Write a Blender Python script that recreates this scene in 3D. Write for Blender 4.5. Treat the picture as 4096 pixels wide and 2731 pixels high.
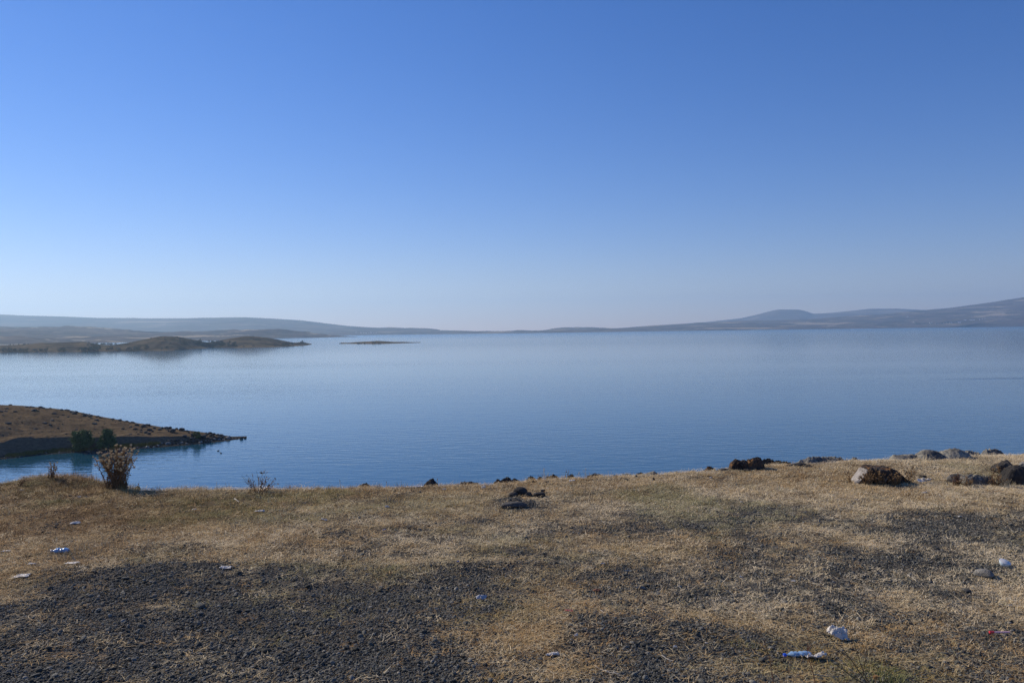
import bpy, bmesh, math, random
import numpy as np
from mathutils import Vector, Matrix, Euler
R = math.radians
scene = bpy.context.scene
COL = scene.collection
for o in list(bpy.data.objects):
    bpy.data.objects.remove(o, do_unlink=True)

# ------------------------------------------------------------------ camera
EYE = 1.7            # eye above the ground under the camera
W = EYE - 25.0       # level of the lake
F = 1829.0           # focal length in the units of a 2352 px wide picture
cam_d = bpy.data.cameras.new('camera')
cam_d.lens = 28.0; cam_d.sensor_width = 36.0
cam_d.clip_start = 0.05; cam_d.clip_end = 90000
cam = bpy.data.objects.new('camera', cam_d); COL.objects.link(cam)
CM = Matrix.Rotation(R(90 - 0.81), 4, 'X') @ Matrix.Rotation(R(-0.73), 4, 'Z')
cam.matrix_world = Matrix.Translation((0, 0, EYE)) @ CM
scene.camera = cam

# ------------------------------------------------------------------ light
SUN_EL, SUN_AZ = 30.4, -54.0      # azimuth from the view direction (+Y), minus = left
world = bpy.data.worlds.new('World'); scene.world = world; world.use_nodes = True
wn = world.node_tree.nodes; wl = world.node_tree.links
sky = wn.new('ShaderNodeTexSky'); sky.sky_type = 'NISHITA'; sky.sun_disc = False
sky.sun_elevation = R(SUN_EL); sky.sun_rotation = R(SUN_AZ)
sky.altitude = 1365; sky.air_density = 1.295; sky.dust_density = 0.0; sky.ozone_density = 4.5
hsv = wn.new('ShaderNodeGamma'); hsv.inputs['Gamma'].default_value = 1.005
tint = wn.new('ShaderNodeMix'); tint.data_type = 'RGBA'; tint.blend_type = 'MULTIPLY'; tint.inputs[0].default_value = 1.0
tint.inputs[7].default_value = (1.055, 0.940, 1.170, 1)       # white balance of the photograph
wl.new(sky.outputs[0], tint.inputs[6]); wl.new(tint.outputs[2], hsv.inputs['Color'])
sat = wn.new('ShaderNodeHueSaturation'); sat.inputs['Saturation'].default_value = 1.235
wl.new(hsv.outputs[0], sat.inputs['Color']); wl.new(sat.outputs[0], wn['Background'].inputs['Color'])
wn['Background'].inputs['Strength'].default_value = 0.090
sl = bpy.data.lights.new('sun', 'SUN'); sl.energy = 5.0; sl.angle = R(0.53); sl.color = (1.0, 0.88, 0.71)
sun = bpy.data.objects.new('sun', sl); COL.objects.link(sun)
SD = Vector((math.sin(R(SUN_AZ))*math.cos(R(SUN_EL)), math.cos(R(SUN_AZ))*math.cos(R(SUN_EL)), math.sin(R(SUN_EL))))
sun.rotation_euler = SD.to_track_quat('Z', 'Y').to_euler(); sun.location = (0, 0, 60)
scene.view_settings.view_transform = 'Standard'; scene.view_settings.look = 'None'
scene.view_settings.gamma = 1.0; scene.view_settings.exposure = 0.0
scene.view_settings.use_curve_mapping = False
scene.cycles.volume_bounces = 4
scene.cycles.max_bounces = 8
scene.cycles.use_denoising = True; scene.cycles.denoiser = 'OPENIMAGEDENOISE'; scene.cycles.denoising_prefilter = 'NONE'

# ------------------------------------------------------------------ helpers
def ray(px, py):
    v = CM.to_3x3() @ Vector(((px - 1176)/F, (784 - py)/F, -1.0))
    return v
def at_d(px, py, d):
    v = ray(px, py); k = d/v.y
    return np.array((v.x*k, d, EYE + v.z*k))
def at_z(px, py, z):
    v = ray(px, py); k = (z - EYE)/v.z
    return np.array((v.x*k, v.y*k, z))
def S(x, y): return x/1.7415, y/1.7415      # 4096 px wide picture -> 2352 px wide

def tag(o, label=None, cat=None, group=None, kind=None):
    if label: o['label'] = label
    if cat: o['category'] = cat
    if group: o['group'] = group
    if kind: o['kind'] = kind
    return o
def mesh_np(name, v, f, smooth=False):
    v = np.asarray(v, dtype=np.float32); f = np.asarray(f, dtype=np.int32)
    me = bpy.data.meshes.new(name)
    me.vertices.add(len(v)); me.vertices.foreach_set('co', v.ravel())
    n, k = f.shape
    me.loops.add(n*k); me.loops.foreach_set('vertex_index', f.ravel())
    me.polygons.add(n); me.polygons.foreach_set('loop_start', np.arange(n, dtype=np.int32)*k)
    me.update(calc_edges=True)
    if smooth: me.polygons.foreach_set('use_smooth', np.ones(n, dtype=bool))
    return me
def link(name, me, mat=None, parent=None):
    o = bpy.data.objects.new(name, me); COL.objects.link(o)
    if mat is not None and not me.materials: me.materials.append(mat)
    if parent is not None: o.parent = parent
    return o
def empty(name, loc, rz=0.0):
    o = bpy.data.objects.new(name, None); COL.objects.link(o)
    o.location = loc; o.rotation_euler = (0, 0, rz); o.empty_display_size = 0.1
    return o
def grid_faces(nr, nc):
    i = np.arange(nr*nc).reshape(nr, nc)
    return np.stack([i[:-1, :-1].ravel(), i[:-1, 1:].ravel(), i[1:, 1:].ravel(), i[1:, :-1].ravel()], 1)

def _hash(ix, iy, seed):
    h = (ix.astype(np.int64)*374761393 + iy.astype(np.int64)*668265263 + seed*1442695041) & 0x7fffffff
    h = ((h ^ (h >> 13))*1274126177) & 0x7fffffff
    return ((h ^ (h >> 16)) & 0xffff)/65535.0
def vnoise(x, y, seed=0):
    x = np.asarray(x, float); y = np.asarray(y, float)
    ix, iy = np.floor(x), np.floor(y); fx, fy = x-ix, y-iy
    fx = fx*fx*(3-2*fx); fy = fy*fy*(3-2*fy)
    a = _hash(ix, iy, seed); b = _hash(ix+1, iy, seed); c = _hash(ix, iy+1, seed); d = _hash(ix+1, iy+1, seed)
    return (a*(1-fx)+b*fx)*(1-fy) + (c*(1-fx)+d*fx)*fy
def fbm(x, y, seed=0, oct=5, gain=0.5):
    s, a, t = 0.0, 1.0, 0.0
    for k in range(oct):
        s = s + a*(vnoise(x*2**k + 13.7*k, y*2**k + 7.1*k, seed+k) - 0.5); t += a; a *= gain
    return s/t*2.0            # about -1..1

# ------------------------------------------------------------------ materials
class NT:
    def __init__(s, name):
        s.m = bpy.data.materials.new(name); s.m.use_nodes = True
        s.n = s.m.node_tree.nodes; s.l = s.m.node_tree.links; s.b = s.n['Principled BSDF']
    def new(s, t, **k):
        n = s.n.new(t)
        for a, v in k.items(): setattr(n, a, v)
        return n
    def pos(s): return s.new('ShaderNodeNewGeometry').outputs['Position']
    def obj(s): return s.new('ShaderNodeTexCoord').outputs['Object']
    def map(s, vec, scale=(1, 1, 1), rot=(0, 0, 0)):
        m = s.new('ShaderNodeMapping'); m.inputs['Scale'].default_value = scale; m.inputs['Rotation'].default_value = rot
        s.l.new(vec, m.inputs[0]); return m.outputs[0]
    def noise(s, vec, scale, detail=4, rough=0.55, dist=0.0):
        n = s.new('ShaderNodeTexNoise'); s.l.new(vec, n.inputs['Vector'])
        n.inputs['Scale'].default_value = scale; n.inputs['Detail'].default_value = detail
        n.inputs['Roughness'].default_value = rough; n.inputs['Distortion'].default_value = dist
        return n.outputs['Fac']
    def ramp(s, fac, stops):
        r = s.new('ShaderNodeValToRGB'); e = r.color_ramp.elements
        while len(e) < len(stops): e.new(0.5)
        for k, (p, c) in enumerate(stops):
            e[k].position = p; e[k].color = (c if len(c) == 4 else (*c, 1)) if hasattr(c, '__len__') else (c, c, c, 1)
        s.l.new(fac, r.inputs[0]); return r.outputs[0]
    def mix(s, fac, a, b, mode='MIX'):
        m = s.new('ShaderNodeMix', data_type='RGBA', blend_type=mode)
        for v, i in ((fac, 0), (a, 6), (b, 7)):
            if isinstance(v, (int, float)): m.inputs[i].default_value = v
            elif isinstance(v, tuple): m.inputs[i].default_value = (*v, 1) if len(v) == 3 else v
            else: s.l.new(v, m.inputs[i])
        return m.outputs[2]
    def math(s, op, a, b=None, c=None):
        m = s.new('ShaderNodeMath', operation=op)
        for v, i in ((a, 0), (b, 1), (c, 2)):
            if v is None: continue
            if isinstance(v, (int, float)): m.inputs[i].default_value = v
            else: s.l.new(v, m.inputs[i])
        return m.outputs[0]
    def bump(s, h, strength, dist):
        b = s.new('ShaderNodeBump'); b.inputs['Strength'].default_value = strength; b.inputs['Distance'].default_value = dist
        s.l.new(h, b.inputs['Height']); s.l.new(b.outputs[0], s.b.inputs['Normal']); return b
    def color(s, c, rough=0.9, spec=0.2):
        if isinstance(c, tuple): s.b.inputs['Base Color'].default_value = (*c, 1)
        else: s.l.new(c, s.b.inputs['Base Color'])
        s.b.inputs['Roughness'].default_value = rough
        s.b.inputs['Specular IOR Level'].default_value = spec
        return s.m

# far hills: dry grass with darker scrub, some pale stubble fields lying along the shore
def hill_mat(name, a, b, field, fieldamt, sc):
    t = NT(name); p = t.pos()
    n1 = t.noise(t.map(p, (1, 1, 3)), sc, 6, 0.6)
    c = t.mix(t.ramp(n1, [(0.36, 0.0), (0.66, 1.0)]), a, b)
    n2 = t.noise(t.map(p, (0.25, 0.6, 6)), sc*1.3, 4, 0.6)
    lo = 0.64 - fieldamt
    c = t.mix(t.ramp(n2, [(lo, 0.0), (lo+0.03, 0.8)]), c, field)
    n4 = t.noise(t.map(p, (0.4, 1.0, 8)), sc*5, 4, 0.65)
    c = t.mix(t.ramp(n4, [(0.33, 0.65), (0.45, 0.0)]), c, (0.03, 0.035, 0.03))
    c = t.mix(t.ramp(n4, [(0.60, 0.0), (0.66, 0.5)]), c, field)
    return t.color(c, 1.0, 0.0)
M_HILL = hill_mat('far_hill_grass', (0.055, 0.042, 0.045), (0.135, 0.10, 0.085), (0.32, 0.255, 0.18), 0.03, 0.0016)
M_HILL2 = hill_mat('shore_hill_grass', (0.045, 0.036, 0.036), (0.145, 0.105, 0.078), (0.38, 0.30, 0.20), 0.06, 0.0035)
M_ISLE = hill_mat('island_grass', (0.035, 0.032, 0.026), (0.16, 0.123, 0.072), (0.21, 0.16, 0.09), 0.0, 0.02)

# ------------------------------------------------------------------ lofted land
def interp(poly, xs):
    p = np.array(poly, float); return np.interp(xs, p[:, 0], p[:, 1])
def loft(name, x0, x1, nc, rows, mat, sub=10, amp=0.0, nsc=0.01, seed=1, edge=0.15, fine=0.0, fsx=0.05, fsy=0.3):
    """rows: list of (pixel polyline, distance polyline or None = water level). Returns object and position grid."""
    xs = np.linspace(x0, x1, nc); pts = []
    def soft(a, k):
        k = max(1, int(k)); b = np.pad(a, k, mode='reflect', reflect_type='odd'); w = np.hanning(2*k+3)[1:-1]; return np.convolve(b, w/w.sum(), 'valid')
    def interp(poly, xs, k=None):
        p = np.array(poly, float); return soft(np.interp(xs, p[:, 0], p[:, 1]), k if k else nc*0.006)
    for poly, dist in rows:
        ys = interp(poly, xs)
        if dist is None: r = np.array([at_z(a, b, W) for a, b in zip(xs, ys)])
        elif isinstance(dist, str):
            k = float(dist); s0 = pts[0]; r = np.array([at_d(a, b, d) for a, b, d in zip(xs, ys, s0[:, 1]+k)])
        else: r = np.array([at_d(a, b, d) for a, b, d in zip(xs, ys, interp(dist, xs, nc*0.05))])
        r[:, 2] = np.maximum(r[:, 2], W + 0.02)
        pts.append(r)
    P = []; wgt = []
    pre = pts[0].copy(); pre[:, 1] -= (pts[-1][:, 1]-pts[0][:, 1])*0.05 + 1.0; pre[:, 2] = W - 1.5
    P.append(pre); wgt.append(0.0)
    nseg = len(pts) - 1
    for s in range(nseg):
        for k in range(sub + (s == nseg-1)):
            t = k/sub; P.append(pts[s]*(1-t) + pts[s+1]*t)
            g = (s + t)/nseg
            wgt.append(min(1.0, g/edge)*min(1.0, (1-g)/0.12 + 0.12))
    depth = (pts[-1][:, 1]-pts[0][:, 1])
    for k in range(1, 7):
        t = k/6; q = pts[-1].copy(); q[:, 1] += depth*0.5*t + 2*t
        q[:, 2] = W - 1.5 + (q[:, 2]-W+1.5)*(1-t)**1.3 if k < 6 else W - 1.5
        P.append(q); wgt.append(0.3*(1-t))
    P = np.array(P); wgt = np.array(wgt)[:, None]
    hgt = np.clip((P[:, :, 2]-W)/4.0, 0, 1)
    P[:, :, 2] += wgt*hgt*amp*fbm(P[:, :, 0]*nsc, P[:, :, 1]*nsc, seed, 6, 0.55)
    if fine: P[:, :, 2] += wgt*hgt*fine*fbm(P[:, :, 0]*fsx, P[:, :, 1]*fsy, seed+50, 4, 0.5)
    o = link(name, mesh_np(name, P.reshape(-1, 3), grid_faces(P.shape[0], nc), True), mat)
    tag(o, kind='structure')
    return o, P

hx = lambda x: 758 - 0.01276*(x-1176)      # picture row of the true horizon
# distant ridge on the left
_, LEFT_P = loft('hills', -500, 1010, 260, [
    ([(-500, 786), (1010, 767.5)], None),
    ([(-500, 760), (0, 757), (400, 754), (800, 760), (940, 764), (1010, 766)], [(-500, 7600), (1010, 7400)]),
    ([(-500, 712), (-200, 716), (0, 722), (60, 725), (150, 727), (230, 730), (330, 731), (420, 731), (560, 728), (630, 731),
      (690, 735), (740, 741), (800, 748), (860, 752), (930, 756.5), (940, 757.5), (950, 757), (1010, 759)], [(-500, 9800), (1010, 8600)]),
   ], M_HILL, sub=20, amp=40, nsc=0.0011, seed=5, fine=20, fsx=0.002, fsy=0.006)
# nearer land on the left shore
loft('hills', -500, 822, 240, [
    ([(-500, 803), (0, 792), (250, 787), (460, 784), (560, 779), (700, 776), (822, 773.4)], None),
    ([(-500, 772), (0, 772), (250, 772), (460, 770), (600, 768), (720, 771), (822, 773.2)], [(-500, 3300), (0, 3600), (500, 3800), (822, 4250)]),
    ([(-500, 745), (0, 750), (140, 753), (280, 758), (400, 764), (480, 762), (540, 758), (600, 758), (660, 762), (720, 767), (780, 770), (822, 773)],
     [(-500, 5200), (0, 5000), (500, 4700), (822, 4400)]),
   ], M_HILL2, sub=22, amp=34, nsc=0.0030, seed=9, edge=0.1, fine=16, fsx=0.004, fsy=0.012)
# far shore, centre to right
_, FAR_P = loft('hills', 900, 3000, 320, [
    ([(900, 768.4), (945, 768), (1256, 764.4), (1550, 760), (1858, 756), (2352, 749.6), (3000, 741.2)], None),
    ([(900, 764), (945, 764), (1256, 762), (1300, 759), (1550, 754), (1858, 748), (2352, 733), (3000, 715)], [(900, 7600), (3000, 7700)]),
    ([(900, 757), (928, 756.5), (938, 759.5), (950, 757.5), (1010, 758.5), (1060, 759.5), (1100, 760.5), (1180, 761.2), (1250, 758), (1275, 753.5), (1300, 751), (1350, 752.5), (1400, 754),
      (1440, 752), (1500, 746.5), (1560, 744), (1620, 741), (1700, 737), (1800, 735), (1900, 730), (2000, 724), (2110, 713),
      (2180, 707), (2250, 698), (2352, 682), (2600, 655), (3000, 640)], [(900, 8600), (3000, 10200)]),
   ], M_HILL2, sub=20, amp=34, nsc=0.0014, seed=14, fine=20, fsx=0.002, fsy=0.006)
# flat topped hill and its neighbours, further back
loft('hills', 1440, 2330, 200, [
    ([(1440, 758), (2330, 750)], [(1440, 10500), (2330, 10500)]),
    ([(1440, 756), (1500, 748), (1620, 739.5), (1700, 731), (1740, 722), (1770, 714), (1788, 710.6), (1835, 710.8), (1850, 714), (1868, 720.5), (1900, 719),
      (1950, 714), (2000, 708.5), (2060, 708.5), (2110, 711), (2200, 716), (2330, 735)], [(1440, 13000), (2330, 13000)]),
   ], M_HILL, sub=16, amp=20, nsc=0.0012, seed=21)
# dark slope at the right end of the far shore
loft('hills', 2150, 3000, 120, [
    ([(2150, 752.3), (2352, 749.9), (3000, 741.8)], None),
    ([(2150, 752.1), (2200, 748.5), (2250, 742), (2300, 735), (2352, 728), (2600, 705), (3000, 690)], [(2150, 6700), (2352, 7300), (3000, 7600)]),
   ], M_HILL, sub=16, amp=16, nsc=0.004, seed=25)
# wooded peninsula in the lake
ISLE, ISLE_P = loft('hills', -500, 716, 500, [
    ([(-500, 816), (0, 809.5), (150, 808), (300, 806.5), (400, 804.5), (470, 800), (486, 797.6), (560, 799), (650, 796.5), (700, 793.5), (716, 791.5)], None),
    ([(-500, 806), (0, 800), (120, 794), (191, 791), (232, 797), (297, 795), (369, 784), (410, 783), (444, 789), (474, 796), (500, 794), (533, 787), (564, 784), (615, 787), (666, 790), (700, 790.6), (716, 790.9)],
     [(-500, 1235), (0, 1300), (300, 1290), (400, 1310), (480, 1510), (600, 1500), (716, 1735)]),
    ([(-500, 796), (0, 794), (60, 790.5), (120, 787), (191, 784.5), (232, 791), (262, 792), (297, 787), (335, 779), (369, 772.5), (385, 771.8), (410, 773), (444, 780), (462, 784), (480, 786), (500, 782.5), (533, 776), (564, 772), (590, 773),
      (615, 775.5), (640, 780), (666, 785), (680, 787), (694, 784.5), (704, 787), (716, 790.4)],
     [(-500, 1330), (0, 1400), (232, 1370), (369, 1370), (450, 1480), (600, 1600), (716, 1745)]),
   ], M_ISLE, sub=14, amp=4.0, nsc=0.02, seed=31, fine=2.0, fsx=0.03, fsy=0.06)
# low islet
ISLET, ISLET_P = loft('hills', 779, 966, 160, [
    ([(779, 788.6), (800, 789.6), (860, 790.0), (900, 789), (966, 786.9)], None),
    ([(779, 788.2), (785, 786.5), (800, 787), (820, 785.2), (850, 783.8), (868, 782.6), (885, 783.4), (905, 785), (925, 784.7), (945, 785.7), (966, 786.7)],
     [(779, 1780), (868, 1830), (966, 1850)]),
   ], M_ISLE, sub=12, amp=1.2, nsc=0.03, seed=37)

# ------------------------------------------------------------------ the near headland
t = NT('headland_ground'); p = t.pos()
n1 = t.noise(t.map(p, (1, 1, 1)), 0.35, 6, 0.65)
c = t.mix(t.ramp(n1, [(0.35, 0.0), (0.7, 1.0)]), (0.10, 0.076, 0.05), (0.185, 0.135, 0.08))
n2 = t.noise(p, 0.9, 5, 0.7)
c = t.mix(t.ramp(n2, [(0.54, 0.0), (0.64, 1.0)]), c, (0.050, 0.042, 0.032))
# earth shows where the ground is steep
nz = t.new('ShaderNodeSeparateXYZ'); g_ = t.new('ShaderNodeNewGeometry'); t.l.new(g_.outputs['True Normal'], nz.inputs[0])
c = t.mix(t.ramp(nz.outputs[2], [(0.80, 1.0), (0.93, 0.0)]), c, t.mix(t.noise(t.map(p, (1, 1, 2.5)), 1.2, 5, 0.7), (0.035, 0.027, 0.02), (0.30, 0.22, 0.145)))
sz = t.new('ShaderNodeSeparateXYZ'); t.l.new(p, sz.inputs[0])
c = t.mix(t.ramp(t.math('DIVIDE', t.math('SUBTRACT', sz.outputs[2], W), 1.0), [(0.25, 1.0), (0.5, 0.0)]), c, (0.05, 0.045, 0.038))
t.bump(t.noise(p, 2.5, 5, 0.7), 0.9, 0.25)
M_HEAD = t.color(c, 1.0, 0.0)
HEAD, HEAD_P = loft('headland', -520, 567, 620, [
    ([(-520, 1125), (0, 1055), (110, 1043), (230, 1035), (330, 1030), (430, 1022), (520, 1012), (567, 1006)], None),
    ([(-520, 1112), (0, 1047), (107, 1038), (215, 1031), (309, 1023.5), (400, 1018), (470, 1013), (530, 1009), (567, 1005.6)], '2.4'),
    ([(-520, 1050), (0, 1012), (54, 1003), (121, 996.5), (167, 999), (228, 1002), (336, 1000.5), (403, 1001.5), (470, 1003.5), (530, 1005.5), (567, 1005.3)], [(-520, 146), (0, 166.6), (120, 174.0), (300, 178.3), (430, 182.8), (520, 188.8), (567, 192.7)]),
    ([(-520, 1045), (0, 1007), (54, 1000.5), (110, 995), (167, 997.6), (228, 1000), (336, 998.5), (403, 999.5), (470, 1002), (530, 1005), (567, 1005.2)], [(-520, 150), (0, 170.5), (120, 177), (300, 180.5), (430, 184.0), (520, 189.4), (567, 193)]),
    ([(-520, 1020), (0, 985), (60, 987), (110, 990.5), (167, 993), (228, 995), (336, 994), (403, 996.5), (470, 1000.5), (530, 1004.5), (567, 1005.1)], [(-520, 160), (0, 179), (120, 186), (300, 187), (430, 187.5), (520, 190.5), (567, 193.4)]),
    ([(-520, 905), (0, 930), (60, 933), (150, 941), (230, 955), (300, 968), (370, 980), (450, 990), (520, 1000), (545, 1004), (567, 1005)],
     [(-520, 235), (0, 226), (150, 219), (300, 203), (450, 193), (567, 193.8)]),
   ], M_HEAD, sub=26, amp=1.0, nsc=0.17, seed=41, edge=0.3, fine=2.0, fsx=0.035, fsy=0.11)

# ------------------------------------------------------------------ water
t = NT('lake_water'); p = t.pos()
w1 = t.noise(t.map(p, (0.34, 1.0, 1), (0, 0, R(9))), 0.55, 3, 0.55, 0.4)
w2 = t.noise(t.map(p, (0.45, 1.0, 1), (0, 0, R(-7))), 1.7, 2, 0.5, 0.3)
w3 = t.noise(t.map(p, (0.5, 1.0, 1), (0, 0, R(3))), 0.035, 3, 0.5)
cat = t.ramp(t.noise(t.map(p, (0.35, 1, 1)), 0.006, 3, 0.5), [(0.3, 0.75), (0.7, 1.25)])
hsum = t.math('ADD', t.math('MULTIPLY', w1, 1.0), t.math('MULTIPLY', w2, 0.30))
# a rougher streak of water far out on the right
mp = t.new('ShaderNodeMapping'); mp.inputs['Location'].default_value = (-235/48.0, -365/7.0, 0); mp.inputs['Scale'].default_value = (1/48.0, 1/7.0, 0); t.l.new(p, mp.inputs[0])
ln = t.new('ShaderNodeVectorMath', operation='LENGTH'); t.l.new(mp.outputs[0], ln.inputs[0])
sy0 = t.new('ShaderNodeSeparateXYZ'); t.l.new(p, sy0.inputs[0]); fd = t.new('ShaderNodeMapRange'); t.l.new(sy0.outputs[1], fd.inputs[0])
fd.inputs[1].default_value = 180; fd.inputs[2].default_value = 850; fd.inputs[3].default_value = 1.1; fd.inputs[4].default_value = 0.09
lane = t.ramp(t.noise(t.map(p, (0.12, 1, 1), (0, 0, R(4))), 0.011, 4, 0.6), [(0.35, 0.65), (0.65, 1.35)])
cat = t.math('MULTIPLY', t.math('MULTIPLY', cat, lane), fd.outputs[0])
cat = t.math('MULTIPLY', cat, t.ramp(ln.outputs['Value'], [(0.3, 3.6), (1.0, 1.0)]))
hsum = t.math('MULTIPLY', hsum, cat)
b = t.bump(hsum, 1.0, 0.068)
# waves too small to be seen from afar act as roughness
sy = t.new('ShaderNodeSeparateXYZ'); t.l.new(p, sy.inputs[0])
def mrange(src, a, b_, c_, d_):
    m = t.new('ShaderNodeMapRange'); t.l.new(src, m.inputs[0])
    for q, v in zip((1, 2, 3, 4), (a, b_, c_, d_)): m.inputs[q].default_value = v
    return m.outputs[0]
rough = t.math('ADD', mrange(sy.outputs[1], 250, 1400, 0.045, 0.11), mrange(sy.outputs[1], 2200, 5500, 0.0, 0.11))
t.b.inputs['IOR'].default_value = 1.42
M_WATER = t.color((0.011, 0.064, 0.105), 0.05, 0.5); t.l.new(rough, t.b.inputs['Roughness'])
xs = np.array([-14000, -3000, -500, 0, 500, 3000, 14000.]); ys = np.array([-900, 0, 100, 400, 1500, 5000, 14500.])
gx, gy = np.meshgrid(xs, ys)
tag(link('water', mesh_np('water', np.stack([gx.ravel(), gy.ravel(), np.full(gx.size, W)], 1), grid_faces(len(ys), len(xs))), M_WATER), kind='structure')

# ------------------------------------------------------------------ haze
def box_mesh(name, lo, hi):
    x0, y0, z0 = lo; x1, y1, z1 = hi
    v = [(x0, y0, z0), (x1, y0, z0), (x1, y1, z0), (x0, y1, z0), (x0, y0, z1), (x1, y0, z1), (x1, y1, z1), (x0, y1, z1)]
    f = [(3, 2, 1, 0), (4, 5, 6, 7), (0, 1, 5, 4), (1, 2, 6, 5), (2, 3, 7, 6), (3, 0, 4, 7)]
    return mesh_np(name, v, f)
hm = bpy.data.materials.new('haze'); hm.use_nodes = True; hn = hm.node_tree.nodes
hn.remove(hn['Principled BSDF'])
pv = hn.new('ShaderNodeVolumePrincipled')
pv.inputs['Color'].default_value = (0.50, 0.745, 1.0, 1); pv.inputs['Density'].default_value = 7.8e-5
pv.inputs['Anisotropy'].default_value = 0.385
hm.node_tree.links.new(pv.outputs[0], hn['Material Output'].inputs['Volume'])
tag(link('haze', box_mesh('haze', (-15500, -1500, W-4), (15500, 16500, 620)), hm), kind='stuff')
# ================================================================== the near ground
def poly_in(x, y, poly):
    poly = np.array(poly, float); n = len(poly); r = np.zeros(np.shape(x), bool); j = n-1
    for i in range(n):
        xi, yi = poly[i]; xj, yj = poly[j]
        c = ((yi > y) != (yj > y)) & (x < (xj-xi)*(y-yi)/(yj-yi+1e-12) + xi)
        r ^= c; j = i
    return r
EDGE = [(-900, 1130), (-300, 1118), (0, 1109), (30, 1104), (58, 1100), (80, 1094), (120, 1090), (170, 1091), (215, 1097), (235, 1102), (300, 1111), (330, 1117), (380, 1119), (500, 1117), (620, 1113.5), (760, 1112.5), (850, 1111), (940, 1110),
        (1040, 1107.5), (1120, 1105), (1180, 1101), (1230, 1095), (1300, 1093), (1400, 1090), (1480, 1089), (1600, 1082), (1640, 1079), (1760, 1068), (1900, 1062), (2050, 1055), (2120, 1048),
        (2200, 1046), (2300, 1044), (2352, 1043), (2800, 1035)]
_e = np.array([at_z(a, b_, 0.0) for a, b_ in EDGE])
EX = np.concatenate([[-400, -60], _e[:, 0], [60, 400]]); EY = np.concatenate([[9.0, 9.0], _e[:, 1], [_e[-1, 1], _e[-1, 1]]])
def edge_y(x): return np.interp(x, EX, EY) + 0.06*fbm(np.asarray(x, float)*1.3, np.zeros(np.shape(x))+3.3, 61, 3)
def bumps(x, y):
    h = 0.022*fbm(x*0.8, y*0.8, 51, 3) + 0.012*fbm(x*3.1, y*3.1, 55, 3)
    for px, py, rx, ry, hh in MOUNDS:
        c = at_z(px, py, 0.0)
        q = ((x-c[0])/rx)**2 + ((y-c[1])/ry)**2
        h = h + hh*np.exp(-q*1.6)
    return h
MOUNDS = [(160, 1104, 1.0, 0.35, 0.05), (1180, 1158, 0.26, 0.20, 0.055), (2150, 1060, 2.5, 0.8, 0.05), (1700, 1085, 2.0, 0.7, 0.03), (1450, 1440, 0.5, 0.3, 0.03), (400, 1262, 0.5, 0.16, 0.03),
          (900, 1345, 0.6, 0.25, -0.03), (1100, 1300, 0.7, 0.15, 0.03), (300, 1310, 1.1, 0.2, 0.02)]
def ground_z(x, y):
    x = np.asarray(x, float); y = np.asarray(y, float)
    t = y - edge_y(x)
    drop = 0.62*(np.sqrt(np.maximum(t+0.25, 0)**2 + 0.04) - 0.2)
    z = bumps(x, y)*np.exp(-np.maximum(t, 0)*0.5) - drop
    far = np.clip((t-3)/10, 0, 1)*1.2*fbm(x*0.12, y*0.12, 71, 4)
    return np.maximum(z + far, W - 1.8)
def gz(x, y): return float(ground_z(np.array([x]), np.array([y]))[0])
def hit(px, py):
    """where the ray through a point of the picture meets the ground"""
    z = 0.0
    for _ in range(8):
        p = at_z(px, py, z); z = 0.5*z + 0.5*gz(p[0], p[1])
    p = at_z(px, py, z); p[2] = gz(p[0], p[1]); return p
def hits(xs, ys):
    z = np.zeros(len(xs)); v = np.array([ray(a, b_) for a, b_ in zip(xs, ys)])
    for _ in range(6):
        k = (z-EYE)/v[:, 2]; z = 0.5*z + 0.5*ground_z(v[:, 0]*k, v[:, 1]*k)
    k = (z-EYE)/v[:, 2]; x, y = v[:, 0]*k, v[:, 1]*k
    return x, y, ground_z(x, y)

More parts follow.
